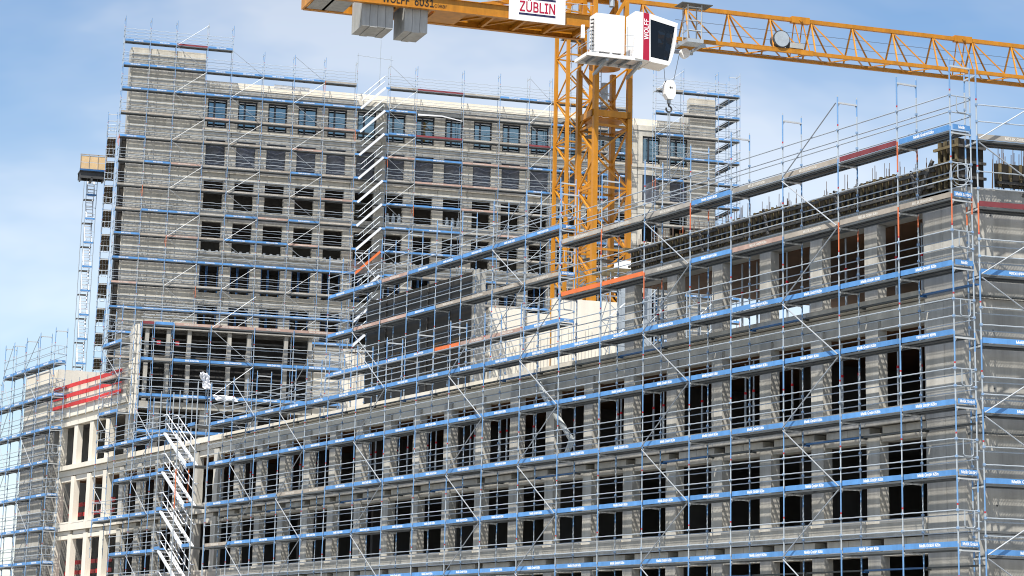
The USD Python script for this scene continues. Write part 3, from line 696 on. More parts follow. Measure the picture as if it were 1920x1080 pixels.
# ladder tower left of the tall building
oS = TO + TD * -1.70 + TN * 6.0
t = thing('ladder_tower', 'slender aluminium ladder tower at the left flank of the tall building', 'stairs', (oS[0], oS[1], 0), TA)
for x in (0.0, 0.85):
    for y in (0, 2.2): part(t, 'standard', MB().tube((x, y, 0), (x, y, 42.3), 0.03, 6), 'galv')
for i, z in enumerate(TZR[5:]):
    part(t, 'ladder', MB().beam((0.15, 0.1, z - 2), (0.15, 1.6, z), 0.06, 0.10).beam((0.7, 0.1, z - 2), (0.7, 1.6, z), 0.06, 0.10), 'alu')
    for q in range(6): part(t, 'rung', MB().box((0.15, 0.1 + 0.25 * q, z - 2 + 0.33 * q), (0.7, 0.3 + 0.25 * q, z - 1.96 + 0.33 * q)), 'alu')
    part(t, 'toe_board', MB().box((0.03, -0.03, z + 0.01), (0.82, 0.0, z + 0.16)), 'blue')
    part(t, 'deck', MB().box((0.0, 1.5, z - 0.05), (0.85, 2.2, z)), 'deck')
    part(t, 'guardrail', MB().tube((0, 0, z + 0.5), (0.85, 0, z + 0.5), 0.02, 6).tube((0, 0, z + 1.0), (0.85, 0, z + 1.0), 0.02, 6), 'galv')
oB = TO + TD * -2.45 + TN * 5.0
t = thing('hoist_platform', 'hoist platform with pale plywood sides hung left of the tall building', 'hoist', (oB[0], oB[1], 41.25), TA)
part(t, 'floor', MB().box((0, 0, -0.1), (2.15, 1.6, 0.0)).box((0.1, 0.2, -0.75), (0.2, 1.4, -0.1)).box((1.95, 0.2, -0.75), (2.05, 1.4, -0.1)), 'dark')
part(t, 'underframe', MB().box((0.02, 0.1, -0.62), (2.1, 0.2, -0.02)).box((0.02, 1.4, -0.62), (2.1, 1.5, -0.02)).box((0.95, 0.1, -0.8), (1.1, 1.5, -0.5)), 'dark')
part(t, 'frame_rail', MB().box((-0.02, -0.05, -0.02), (2.17, -0.01, 0.12)), 'bluedark')
for q in range(3):
    for r_ in range(2): part(t, 'plywood_sheet', MB().box((0.04 + 0.71 * q, 0.0, 0.14 + 0.56 * r_), (0.70 + 0.71 * q, 0.03, 0.66 + 0.56 * r_)), 'ply')
for q in range(4): part(t, 'post', MB().box((-0.01 + 0.71 * q, -0.04, 0.12), (0.04 + 0.71 * q, 0.0, 1.35)), 'wood')
part(t, 'top_rail', MB().box((-0.02, -0.04, 1.28), (2.17, 0.0, 1.36)), 'wood')

for q, sx_ in enumerate((22.85, 23.35, 23.85, 28.0, 28.5, 29.0)):
    z = ST[2]; o = TO + TD * sx_ + TN * 1.22
    t = thing('metal_can', f'{["left", "middle", "right"][q % 3]} dull metal can of three in the {["first", "third"][q // 3]} window right of the stair', 'can', (o[0], o[1], z + 0.01), TA, 'metal cans in the tall building windows')
    part(t, 'body', MB().tube((0, 0, 0), (0, 0, 0.6), 0.17, 12, cap=True), 'galv'); part(t, 'neck', MB().tube((0, 0, 0.6), (0, 0, 0.82), 0.09, 10, cap=True), 'galv')
t = thing('white_strip', 'white boards lying along the parapet of the tall building, left of its stair', 'boards', TO, TA)
part(t, 'board', MB().box((12.7, 0.80, 48.62), (14.2, 0.9, 48.92)), 'white'); part(t, 'board', MB().box((14.22, 0.80, 48.60), (15.7, 0.9, 48.9)), 'white')
t = thing('white_film', 'thin white film strip stretched over a deck right of the white stair', 'sheet', TO, TA)
part(t, 'film', MB().quad((24.9, -0.04, 47.15), (27.0, -0.04, 47.22), (27.0, -0.05, 47.32), (24.9, -0.05, 47.3)).quad((27.0, -0.04, 47.22), (28.8, -0.04, 46.95), (28.8, -0.05, 47.02), (27.0, -0.05, 47.32)), 'tarp')
# ------------------------------------------------------------------ low dark block on the roof of the long wing
oM = TO - TN * 58.5
def wallM(dep): return TO - TN * (58.5 - dep)
mb_ = thing('roof_block', 'low dark block with grey columns and slats in front of the tall building', 'building', oM, TA)
part(mb_, 'back_wall', MB().box((-4.9, 2.6, 13.0), (5.1, 3.0, 20.0)), 'blackply')
part(mb_, 'roof_slab', MB().box((-5.0, 0.9, 20.05), (4.9, 6.0, 20.35)), 'concrete_grey')
part(mb_, 'floor_slab', MB().box((-5.0, 0.9, 15.6), (4.9, 6.0, 15.95)), 'concrete_grey')
for q in range(9): part(mb_, 'wall_block', MB().box((-5.45, 0.9, 15.2 + 0.56 * q), (-5.02, 1.3, 15.72 + 0.56 * q)), 'precast')
part(mb_, 'side_wall', MB().box((-5.2, 1.32, 13.0), (-5.01, 4.0, 20.3)), 'concrete_grey')
for x in (-4.65, -3.44, -2.26, 0.03, 1.16, 3.3, 4.7):
    part(mb_, 'column', MB().box((x - 0.11, 1.0, 15.96), (x + 0.11, 1.35, 20.04)), 'concrete_grey')
for x in (-4.0, -1.2, 1.6, 4.4): part(mb_, 'column', MB().box((x - 0.25, 1.0, 13.05), (x + 0.25, 1.4, 15.58)), 'concrete')
for q in range(13): part(mb_, 'slat', MB().box((-4.94, 1.4, 16.15 + 0.335 * q), (4.9, 1.48, 16.24 + 0.335 * q)), 'ribdark')
for x in (-4.0, -2.95): 
    sg = part(mb_, 'warning_sign', MB().box((x - 0.11, 0.92, 19.15), (x + 0.11, 0.94, 19.38)), 'redmark')
    part(sg, 'bar', MB().box((x - 0.10, 0.91, 19.23), (x - 0.05, 0.918, 19.30)).box((x + 0.05, 0.91, 19.23), (x + 0.1, 0.918, 19.30)).box((x - 0.05, 0.91, 19.25), (x + 0.05, 0.918, 19.28)), 'letter')
scaffold('block_scaffold', 'scaffold in front of the low dark roof block with the two small red signs', oM, TA, [-5.1, -4.4, -3.3, -1.21, 1.27, 3.53, 6.36], [20.15, 18.13, 16.13, 14.13], lambda b, r: r < 4,
         lambda b, r: 'burgundy' if (r == 0 and b == 0) else 'pinkwood' if (r == 0 and b > 1) else 'woodgrey' if r == 1 and b == 1 else 'blue', lambda b, r: (-1 if r % 2 == 0 else 1) if b == 3 else 0, top=False, rail_parts=False)
wb = thing('white_wall', 'pale grey plastered wall right of the low dark block, below the roof scaffold', 'wall', oM + TN * 0.3, TA)
part(wb, 'panel', MB().box((4.95, 0.6, 13.0), (7.0, 1.0, 19.35)), 'precast')
part(wb, 'panel', MB().box((7.02, 0.6, 13.0), (9.3, 1.0, 19.3)), 'precast')
part(wb, 'coping', MB().box((4.9, 0.55, 19.37), (9.3, 1.05, 19.5)), 'concrete')
for q in range(9): part(wb, 'rebar', MB().tube((7.3 + 0.2 * q, 0.5, 17.0), (7.3 + 0.2 * q, 0.5, 19.8), 0.014, 4), 'rebar')
t = thing('white_tarp', 'crumpled white plastic sheet caught on the scaffold before the dark block', 'sheet', oM + TN * -0.1 + TD * -1.9, TA)
rs = np.random.RandomState(3)
def crumple(x0, x1, z0, z1, n=7, y=-0.1, a=0.12):
    mb = MB(); P = [[(x0 + (x1 - x0) * c / n + a * rs.randn() * .35 + 0.25 * (r / n), y + a * rs.randn(), z0 + (z1 - z0) * r / n + a * rs.randn() * .3) for c in range(n + 1)] for r in range(n + 1)]
    for r in range(n):
        for c in range(n): mb.quad(P[r][c], P[r][c + 1], P[r + 1][c + 1], P[r + 1][c])
    return mb
part(t, 'hanging_fold', crumple(0.15, 0.55, 17.6, 16.7), 'tarp')
part(t, 'lying_fold', crumple(0.9, 2.1, 16.35, 16.05, y=-0.15, a=0.06), 'tarp')

# ------------------------------------------------------------------ set back storey: dark wall forms, roof scaffold
for k in range(5):
    x1 = -(41.85 + 2.32 * k); x0 = x1 - 2.3
    t = thing('wall_form', f'tall black wall form on the roof, {ORD[k]} from the pale column leftwards', 'formwork', (5.5, -x0, 13.09), LROT, 'black wall forms on the roof')
    part(t, 'face', MB().box((0, 0, 0.0), (2.3, 0.12, 6.15)), 'blackply')
    part(t, 'stained_foot', MB().box((0.25 + 0.3 * (k % 3), -0.012, 2.5), (1.2 + 0.4 * (k % 2), -0.002, 3.3)), 'stain')
    part(t, 'joint', MB().box((2.27, -0.05, 0), (2.31, 0.0, 6.2)), 'ribdark')
t = thing('concrete_column', 'pale concrete column at the right end of the black wall forms', 'column', (5.5, 41.55, 13.09), LROT)
part(t, 'shaft', MB().box((-0.25, -0.05, 0), (0.2, 0.4, 6.2)), 'concrete')
scaffold('roof_scaffold', 'scaffold standing on the roof in front of the black wall forms', (4.5, 0, 0), LROT, [-56.0, -52.85, -49.7, -46.7, -43.65, -41.04, -37.97, -34.95, -31.9],
         [19.65, 17.68, 15.72], None, lambda b, r: {0: ['blue', 'blue', 'pinkwood', 'blue', 'blue', 'blue', 'blue', 'blue'], 1: ['blue', 'pinkwood', 'pinkwood', 'blue', 'wood', 'wood', 'wood', 'wood'],
                            2: ['blue', 'blue', 'blue', 'blue', 'orange', 'pinkwood', 'pinkwood', 'blue']}[r][b], lambda b, r: zig(b, r, (1, 6)), ends=('right',))
shw = None
for q, (x, y, w_) in enumerate(((4.6, 27.8, 'left'), (7.2, 25.2, 'right'), (3.2, 22.4, 'nearest'))):
    t = thing('shoring_tower', f'{w_} of three tube shoring towers on the roof beside the unfinished top storey', 'tower', (x, y, 13.08), TA + 9 * q, 'shoring towers on the roof')
    for sx in (0, 1.1):
        for sy in (0, 1.1): part(t, 'leg', MB().tube((sx, sy, 0), (sx, sy, 4.2), 0.026, 6), 'galv')
    for i in range(4):
        for (p_, q_) in (((0, 0), (1.1, 0)), ((1.1, 0), (1.1, 1.1)), ((1.1, 1.1), (0, 1.1)), ((0, 1.1), (0, 0))):
            part(t, 'ledger', MB().tube((*p_, 0.4 + i), (*q_, 0.4 + i), 0.02, 5), 'galv')
            if i < 3: part(t, 'brace', MB().tube((*p_, 0.4 + i), (*q_, 1.4 + i), 0.016, 5), 'galv')
    part(t, 'head_beam', MB().box((-0.4, -0.06, 4.2), (1.6, 0.06, 4.36)), 'rib')
    part(t, 'head_beam', MB().box((-0.4, 1.04, 4.2), (1.6, 1.16, 4.36)), 'rib')
oW = np.array([5.9, 41.2, 13.09])
t = thing('white_wall', 'white precast wall panels with upright ribs standing on the roof beside the crane foot', 'wall', oW, TA)
for k, (a, b, h) in enumerate(((0.15, 1.7, 4.5), (1.95, 3.0, 4.35), (3.1, 6.2, 5.1))):
    pn = part(t, 'panel', MB().box((a, 0, 0), (b, 0.2, h)), 'precast')
    n = int((b - a) / 0.16)
    for q in range(n):
        hh = h * (0.55 + 0.25 * rng.random())
        part(t, 'rib', MB().box((a + 0.08 + 0.16 * q, -0.035, 0), (a + 0.12 + 0.16 * q, -0.002, hh)), 'precast')
t = thing('material_bundle', 'white wrapped bundle of material on the roof at the crane foot', 'bundle', (8.2, 33.2, 13.09), TA)
part(t, 'wrapping', MB().box((0, 0, 5.0), (1.6, 0.9, 5.75)), 'tarp')
part(t, 'trestle', MB().box((0.1, 0.1, 0), (0.25, 0.25, 4.99)).box((1.3, 0.1, 0), (1.45, 0.25, 4.99)).box((0.1, 0.6, 0), (0.25, 0.75, 4.99)).box((1.3, 0.6, 0), (1.45, 0.75, 4.99)), 'galv')

for q, (x, y, n_, lab) in enumerate(((3.0, 33.5, 7, 'low stack of weathered planks on the roof edge, right of the white wall panels'), (3.2, 58.5, 5, 'low stack of planks on the roof edge near the aluminium stair'), (2.6, 28.5, 9, 'tall stack of planks on the roof edge beside the shoring towers'))):
    t = thing('plank_stack', lab, 'planks', (x, y, 13.09), LROT + 4 * q)
    for k in range(n_): part(t, 'plank', MB().box((0.03 * (k % 3), 0.02 * (k % 2), 0.05 * k), (2.4 + 0.05 * (k % 3), 0.9, 0.05 * k + 0.044)), 'wood' if k % 2 else 'woodgrey')
# ------------------------------------------------------------------ left block
lb = thing('left_building', 'pale block with white parapet at the left frame edge', 'building', (0, 0, 0), LROT)
for i in range(6):
    z0 = [0, 5.9, 9.3, 12.7, 16.1, 17.7][i]; z1 = [5.9, 9.3, 12.7, 16.1, 17.7, 19.25][i]
    for q in range(3):
        a = -96.1 + 1.7 * q
        part(lb, 'wall_panel', MB().box((a + 0.006, WL, z0 + 0.006), (a + 1.694, WL + 0.4, z1 - 0.006)), 'precast' if i > 3 else 'concrete_grey')
    part(lb, 'side_panel', MB().box((-91.0, WL + 0.41, z0), (-90.6, WL + 12, z1)), 'precast' if i > 3 else 'concrete_grey')
part(lb, 'far_wall', MB().box((-96.1, WL + 0.41, 0), (-95.8, WL + 12, 19.2)), 'concrete_grey')
part(lb, 'roof_slab', MB().box((-95.7, WL + 0.41, 18.9), (-91.0, WL + 12, 19.1)), 'roofing')
part(lb, 'parapet', MB().box((-90.55, WL + 0.05, 16.0), (-76.4, WL + 0.4, 16.95)), 'precast')
part(lb, 'parapet', MB().box((-90.55, WL + 0.12, 16.97), (-76.4, WL + 0.4, 18.0)), 'precast')
part(lb, 'lintel_beam', MB().box((-90.55, WL + 0.22, 15.44), (-76.4, WL + 0.6, 15.98)), 'precast')
part(lb, 'lintel_beam', MB().box((-90.55, WL + 0.1, 15.44), (-76.4, WL + 0.218, 15.7)), 'precast')
part(lb, 'parapet_return', MB().box((-77.0, WL + 0.32, 13.07), (-76.6, WL + 1.4, 18.3)), 'precast')
part(lb, 'infill_wall', MB().box((-90.55, WL + 5.0, 13.08), (-77.2, WL + 5.3, 16.4)), 'core')
part(lb, 'roof_slab', MB().box((-90.55, WL + 0.62, 15.7), (-77.2, WL + 9, 16.0)), 'slab')
er = thing('edge_protection', 'three long red boards guarding the white roof edge at the left', 'railing', (0, 0, 0), LROT)
for q in range(3):
    for j in range(4):
        a = -89.8 + 3.2 * j
        part(er, 'board', MB().box((a, WL - 0.06 - 0.03 * (j % 2), 16.55 + 0.58 * q), (min(a + 3.3, -76.9), WL - 0.035 - 0.03 * (j % 2), 16.78 + 0.58 * q)), 'rail_red')
for j in range(9): part(er, 'post', MB().box((-89.6 + 1.55 * j, WL - 0.03, 15.9), (-89.56 + 1.55 * j, WL + 0.01, 18.2)), 'galv')
scaffold('left_scaffold', 'scaffold on the pale block at the left frame edge', (0, 0, 0), LROT, [-103.5, -100.6, -97.7, -95.75, -93.0, -90.15, -87.05], [19.22 - 1.99 * i for i in range(8)],
         lambda b, r: b >= 2 or r > 0, lambda b, r: 'blue', lambda b, r: (1 if r % 2 else -1) if b in (2, 4) else 0, ends=('right',), text=True)

# red safety boards inside the white bays
t = None
for k in (26, 27, 28):
    for lv in (2, 3):
        for q in range(2):
            x0 = -(yk(k) + 2.25)
            t = thing('safety_board', f'{"lower" if q == 0 else "upper"} red board in the {ORD[k - 26]} white bay from the right, {"middle" if lv == 3 else "lower"} storey', 'board', (0, 0, 0), LROT, 'red boards in the white bays') 
            part(t, 'plank', MB().box((x0 - 0.3, W0 + 0.72, S[lv] + 0.42 + 0.58 * q), (x0 + 2.5, W0 + 0.75, S[lv] + 0.66 + 0.58 * q)), 'rail_red')

# ------------------------------------------------------------------ cranes
def rot(a): c, s = math.cos(math.radians(a)), math.sin(math.radians(a)); return np.array([[c, -s, 0], [s, c, 0], [0, 0, 1.0]])
def mast(t, z0, z1, hw, ang, bay=1.66, leg=0.26, m='yellow'):
    R_ = rot(ang); C4 = [R_ @ np.array((sx * hw, sy * hw, 0)) for sx, sy in ((-1, -1), (1, -1), (1, 1), (-1, 1))]
    for c in C4:
        v = MB().box((-leg / 2, -leg / 2, z0), (leg / 2, leg / 2, z1)).xf(lambda v: v @ R_.T + c); part(t, 'mast_leg', v, m)
    n = int(round((z1 - z0) / bay)); dz = (z1 - z0) / n
    for i in range(4):
        a, b = C4[i], C4[(i + 1) % 4]
        for k in range(n):
            za, zb = z0 + dz * k, z0 + dz * (k + 1)
            p, q = (a, b) if (k + i) % 2 else (b, a)
            part(t, 'mast_brace', MB().beam(p + (0, 0, za), q + (0, 0, zb), 0.09, 0.09), m)
            if k % 2 == 0: part(t, 'mast_tie', MB().beam(a + (0, 0, za), b + (0, 0, za), 0.09, 0.11), m)
    # ladder inside
    mb = MB(); L0 = R_ @ np.array((-hw * .3, hw * .5, 0)); L1 = R_ @ np.array((hw * .05, hw * .5, 0))
    mb.tube(L0 + (0, 0, z0), L0 + (0, 0, z1), 0.025, 4).tube(L1 + (0, 0, z0), L1 + (0, 0, z1), 0.025, 4)
    z = z0
    while z < z1: mb.tube(L0 + (0, 0, z), L1 + (0, 0, z), 0.015, 4); z += 0.3
    part(t, 'ladder', mb, 'galv')
    z = z0 + 3
    while z < z1 - 2:
        part(t, 'rest_platform', MB().box((-hw * .8, 0.0, z), (hw * .8, hw * .8, z + 0.05)).xf(lambda v: v @ R_.T), 'deck'); z += 6.64
def jib(t, s0, s1, z, hw, h, node0, dn, m='yellow'):
    """Triangular lattice: two bottom chords, one top chord, local x outwards."""
    part(t, 'top_chord', MB().box((s0, -0.11, z + h - 0.11), (s1, 0.11, z + h + 0.11)), m)
    for y in (-hw, hw): part(t, 'bottom_chord', MB().box((s0, y - 0.085, z - 0.10), (s1, y + 0.085, z + 0.10)), m)
    x = node0
    while x < s1 - dn * .6:
        for y in (-hw, hw):
            part(t, 'jib_brace', MB().beam((x, 0.04 * np.sign(y), z + h - 0.1), (x + dn * .62, y, z + 0.08), 0.07, 0.07), m)
            part(t, 'jib_post', MB().beam((x - 0.05, 0.04 * np.sign(y), z + h - 0.1), (x - dn * 0.07, y, z + 0.08), 0.075, 0.075), m)
        xb = x - dn * .07
        part(t, 'bottom_lace', MB().beam((xb, -hw, z), (xb + dn * .5, hw, z), 0.06, 0.06), m)
        part(t, 'bottom_lace', MB().beam((xb + dn * .5, hw, z), (xb + dn, -hw, z), 0.06, 0.06), m)
        x += dn
CR = np.array([19.5, 54.7, 0]); JA = -8.6
cr = thing('tower_crane', 'yellow front tower crane with white cab and lettered counter jib', 'crane', CR, JA)
mast(cr, 0.0, 33.3, 1.0, -3.4 + 8.6)
part(cr, 'slewing_ring', MB().tube((0, 0, 33.30), (0, 0, 33.7), 0.85, 20, cap=True), 'yellow')
for sy in (-1, 1): part(cr, 'head_beam', MB().beam((-1.1, sy * 1.0, 30.6), (1.1, sy * 1.0, 30.6), 0.2, 0.34), 'yellow')
for sx in (-1, 1): part(cr, 'head_beam', MB().beam((sx * 1.0, -1.1, 30.6), (sx * 1.0, 1.1, 30.6), 0.2, 0.34), 'yellow')
part(cr, 'head_floor', MB().box((-0.9, -0.9, 30.35), (0.9, 0.9, 30.42)), 'yellow')
ZJ = 35.2
# slewing tower between ring and jib
for sx in (-1, 1):
    for sy in (-1, 1): part(cr, 'tower_leg', MB().beam((sx * 0.9, sy * 0.8, 33.85), (sx * 0.9, sy * 0.8, 37.4), 0.24, 0.24), 'yellow')
for sy in (-1, 1):
    part(cr, 'tower_brace', MB().beam((-1.0, sy * 0.88, 33.6), (0.95, sy * 0.82, 37.2), 0.16, 0.16), 'yellow')
    part(cr, 'tower_beam', MB().beam((-1.0, sy * 0.82, 37.3), (1.0, sy * 0.82, 37.3), 0.2, 0.25), 'yellow')
jib(cr, 0.9, 47.0, ZJ, 0.82, 2.05, 2.2, 2.53)
for x in (11.59, 21.79, 32.0): 
    part(cr, 'jib_splice', MB().box((x - 0.55, -0.15, ZJ + 1.88), (x + 0.55, 0.15, ZJ + 2.24)).tube((x, -0.2, ZJ + 2.05), (x, 0.2, ZJ + 2.05), 0.1, 8, cap=True), 'yellow')
    part(cr, 'jib_splice', MB().box((x - 0.4, -0.92, ZJ - 0.13), (x + 0.4, -0.72, ZJ + 0.13)), 'yellow')
    for q in (-0.35, 0.15): part(cr, 'jib_post', MB().beam((x + q, 0, ZJ + 2), (x + q + 0.1, -0.8, ZJ), 0.05, 0.05).beam((x + q, 0, ZJ + 2), (x + q + 0.1, 0.8, ZJ), 0.05, 0.05), 'yellow')
part(cr, 'walkway', MB().box((7.0, -0.9, ZJ + 0.11), (12.0, -0.1, ZJ + 0.15)), 'yellow')
dr = part(cr, 'cable_drum', MB().tube((9.75, -0.62, ZJ + 0.62), (10.35, -0.62, ZJ + 0.62), 0.42, 18, cap=True).tube((9.7, -0.62, ZJ + 0.62), (9.78, -0.62, ZJ + 0.62), 0.5, 18, cap=True).xf(lambda v: np.c_[10.03 + (v[:, 1] + 0.62), -0.62 + (v[:, 0] - 10.03), v[:, 2]]), 'dark')
part(dr, 'flange', MB().tube((10.03, -0.99, ZJ + 0.62), (10.03, -0.95, ZJ + 0.62), 0.44, 18, cap=True), 'galv')
part(dr, 'motor', MB().box((10.55, -0.9, ZJ + 0.2), (11.4, -0.4, ZJ + 0.5)), 'ballast')
for dz, y in ((1.25, -0.2), (0.8, 0.1)): part(cr, 'trolley_rope', MB().tube((4.0, y, ZJ + dz), (47, y, ZJ + dz), 0.012, 4), 'dark')
# counter jib
ZB = ZJ - 0.05
for y in (-1.3, 1.3):
    part(cr, 'counter_beam', MB().box((-16.4, y - 0.06, ZB), (-1.0, y + 0.06, ZB + 0.62)), 'yellow')
    part(cr, 'beam_flange', MB().box((-16.4, y - 0.15, ZB - 0.03), (-1.0, y + 0.15, ZB - 0.002)).box((-16.4, y - 0.15, ZB + 0.622), (-1.0, y + 0.15, ZB + 0.65)), 'yellow')
for k in range(9): part(cr, 'cross_beam', MB().beam((-1.4 - 1.75 * k, -1.2, ZB + 0.15), (-1.4 - 1.75 * k, 1.2, ZB + 0.15), 0.14, 0.26), 'yellow')
for k in range(4):
    x = -1.6 - 1.75 * k
    part(cr, 'counter_lace', MB().beam((x, -1.2, ZB + 0.1), (x - 1.7, 1.2, ZB + 0.1), 0.1, 0.1), 'yellow')
part(cr, 'counter_floor', MB().box((-9.6, -1.2, ZB + 0.30), (-1.1, 1.2, ZB + 0.34)), 'yellow')
part(cr, 'end_plate', MB().box((-16.3, -1.2, ZB + 0.02), (-14.3, 1.2, ZB + 0.06)), 'ballast')
part(cr, 'end_beam', MB().box((-16.52, -1.36, ZB - 0.03), (-16.42, 1.36, ZB + 0.65)), 'yellow')
part(cr, 'mid_plate', MB().box((-9.9, -1.2, ZB + 0.0), (-8.2, 1.2, ZB + 0.05)), 'yellow')
for k in range(4): part(cr, 'counterweight', MB().box((-13.85 + 0.42 * k, -1.05, ZB - 1.18 - 0.03 * (k % 2)), (-13.45 + 0.42 * k, 1.0, ZB + 0.5)), 'ballast')
for k in range(3): part(cr, 'counterweight', MB().box((-11.55 + 0.42 * k, -1.0, ZB - 1.22 - 0.03 * (k % 2)), (-11.15 + 0.42 * k, 1.05, ZB + 0.5)), 'ballast')
for k, (tx, h_, x_) in enumerate((('WOLFF  6031', 0.40, -11.5),)):
    use(cr, 'lettering', text_kit('txt_wolff', tx, h_, m='blackp'), (x_, -1.365, ZB + 0.32), sx=(0.78, 1, 1))
use(cr, 'lettering', text_kit('txt_clear', 'clear', 0.22, bold=False, m='blackp'), (-9.72, -1.365, ZB + 0.24))
for y in (-1.35, 1.35):
    part(cr, 'counter_rail', MB().tube((-16.3, y, ZB + 1.2), (-1.2, y, ZB + 1.2), 0.02, 5).tube((-16.3, y, ZB + 1.65), (-1.2, y, ZB + 1.65), 0.02, 5), 'galv')
part(cr, 'counter_strut', MB().beam((-0.9, -0.8, ZJ + 2.0), (-7.5, -1.2, ZB + 0.6), 0.18, 0.22).beam((-0.9, 0.8, ZJ + 2.0), (-7.5, 1.2, ZB + 0.6), 0.18, 0.22), 'yellow')
part(cr, 'winch', MB().box((-13.4, -0.9, ZB + 0.66), (-9.9, 0.9, ZB + 1.9)), 'ballast')
sg = part(cr, 'sign_panel', MB().box((-6.0, -1.50, ZB - 0.08), (-2.85, -1.44, ZB + 1.75)), 'white')
use(sg, 'lettering', text_kit('txt_zub', 'ZÜBLIN', 0.47, m='crimson'), (-4.42, -1.504, ZB + 0.70), sx=(0.84, 1, 1.16))
part(sg, 'stripe', MB().box((-5.45, -1.508, ZB + 0.23), (-3.4, -1.502, ZB + 0.34)).box((-5.45, -1.508, ZB + 1.10), (-3.4, -1.502, ZB + 1.21)), 'navy')
# cab and its platform, hung on the near side of the slewing tower
CABOFF = np.array((-0.70, 0.0, -0.50))
def cpart(p, n, mb, m): return part(p, n, mb.xf(lambda v: v + CABOFF), m)
y0, y1 = -3.1, -1.35
cpart(cr, 'platform_frame', MB().box((-1.5, y0 - 0.05, 33.62), (2.2, y0 + 0.07, 33.80)).box((-1.5, y1, 33.62), (2.2, y1 + 0.1, 33.80)).box((-1.5, y0, 33.62), (-1.38, y1, 33.80)).box((2.08, y0, 33.62), (2.2, y1, 33.80)), 'white')
for k in range(5): cpart(cr, 'platform_joist', MB().box((-0.9 + 0.62 * k, y0 + 0.08, 33.60), (-0.82 + 0.62 * k, y1 - 0.01, 33.72)), 'galv')
cpart(cr, 'platform_grating', MB().box((-1.37, y0 + 0.08, 33.74), (2.07, y1 - 0.01, 33.78)), 'galv')
for x in (-0.3, 1.6): cpart(cr, 'platform_bracket', MB().beam((x, y0 + 0.1, 33.55), (x, -1.0, 33.15), 0.12, 0.16), 'galv')
cpart(cr, 'switch_cabinet', MB().box((-1.0, y0 + 0.02, 33.92), (0.62, y0 + 0.95, 35.98)), 'white')
cpart(cr, 'cabinet_foot', MB().box((-0.95, y0 + 0.05, 33.80), (-0.8, y0 + 0.9, 33.92)).box((-0.2, y0 + 0.05, 33.80), (-0.05, y0 + 0.9, 33.92)).box((0.45, y0 + 0.05, 33.80), (0.6, y0 + 0.9, 33.92)), 'white')
for k in range(9): cpart(cr, 'cable_plug', MB().tube((-1.02, y0 + 0.3, 34.1 + 0.2 * k), (-1.18, y0 + 0.35, 34.05 + 0.2 * k), 0.05, 6, cap=True), 'dark')
for x in (-1.45, -1.25):
    cpart(cr, 'platform_rail', MB().tube((x, y0, 33.8), (x, y0, 35.0), 0.022, 5).tube((x, y0, 35.0), (x, y1, 35.0), 0.022, 5).tube((x, y0, 34.4), (x, y1, 34.4), 0.02, 5), 'galv')
cpart(cr, 'lamp_box', MB().box((-1.72, y0 + 0.2, 34.6), (-1.55, y0 + 0.35, 35.3)), 'white')
cpart(cr, 'platform_rail', MB().tube((0.66, y0 + 0.02, 34.35), (1.15, y0 + 0.02, 34.35), 0.018, 5).tube((0.66, y0 + 0.02, 34.95), (1.15, y0 + 0.02, 34.95), 0.018, 5).tube((0.78, y0 + 0.02, 33.8), (0.78, y0 + 0.02, 35.4), 0.018, 5), 'galv')
def prism(prof, ya, yb):
    n = len(prof); v = np.array([(x, ya, z) for x, z in prof] + [(x, yb, z) for x, z in prof]); f = []
    for i in range(n): j = (i + 1) % n; f += [(i, j, n + j), (i, n + j, n + i)]
    for i in range(1, n - 1): f += [(0, i + 1, i), (n, n + i, n + i + 1)]
    return MB().add(v, f)
# cab shell with a real window opening: posts, sill and header around it
ca, cb = y0 - 0.12, y0 + 1.25
cpart(cr, 'cab_body', prism([(1.18, 33.72), (2.06, 33.62), (2.02, 36.22), (1.18, 36.28)], ca, cb), 'white')
cpart(cr, 'cab_stripe', prism([(1.62, 33.68), (1.97, 33.655), (1.95, 36.22), (1.62, 36.24)], ca - 0.012, ca - 0.002), 'crimson')
cpart(cr, 'cab_floor', prism([(2.07, 33.60), (3.1, 33.50), (3.22, 33.72), (2.07, 33.86)], ca, cb), 'white')
cpart(cr, 'cab_roof', prism([(2.03, 35.92), (3.55, 35.62), (3.60, 35.86), (2.03, 36.22)], ca, cb), 'white')
for y in (ca, cb - 0.1):
    cpart(cr, 'cab_pillar', prism([(3.07, 33.73), (3.22, 33.73), (3.40, 34.3), (3.52, 35.0), (3.56, 35.62), (3.42, 35.62), (3.36, 35.0), (3.24, 34.35)], y, y + 0.1), 'white')
cpart(cr, 'cab_pane', prism([(2.07, 33.86), (3.10, 33.74), (3.25, 34.35), (3.37, 35.0), (3.43, 35.64), (2.05, 35.92)], ca + 0.03, ca + 0.045), 'cabglass')
cpart(cr, 'cab_pane', prism([(3.12, 33.74), (3.15, 33.74), (3.30, 34.35), (3.42, 35.0), (3.48, 35.64), (3.45, 35.64), (3.38, 35.0), (3.26, 34.35)], ca + 0.1, cb - 0.1), 'cabglass')
cpart(cr, 'cab_back', MB().box((2.07, cb - 0.06, 33.9), (3.0, cb - 0.01, 35.9)), 'dark')
cpart(cr, 'seat', MB().box((2.35, ca + 0.5, 33.9), (2.85, ca + 0.95, 34.35)).box((2.3, ca + 0.5, 34.35), (2.42, ca + 0.95, 35.1)), 'dark')
cpart(cr, 'console_box', MB().box((2.2, ca + 0.2, 33.9), (2.9, ca + 0.42, 34.5)), 'ballast')
tv = meshkit.text_mesh('WOLFF', 0.24, 0.004, True); v = np.array(tv.vertices); v[:, :2] -= (v[:, :2].min(0) + v[:, :2].max(0)) / 2
cpart(cr, 'lettering', MB().add(np.c_[1.79 - v[:, 1], ca - 0.014 - v[:, 2], 35.35 + v[:, 0]], np.array(tv.faces)), 'letter')
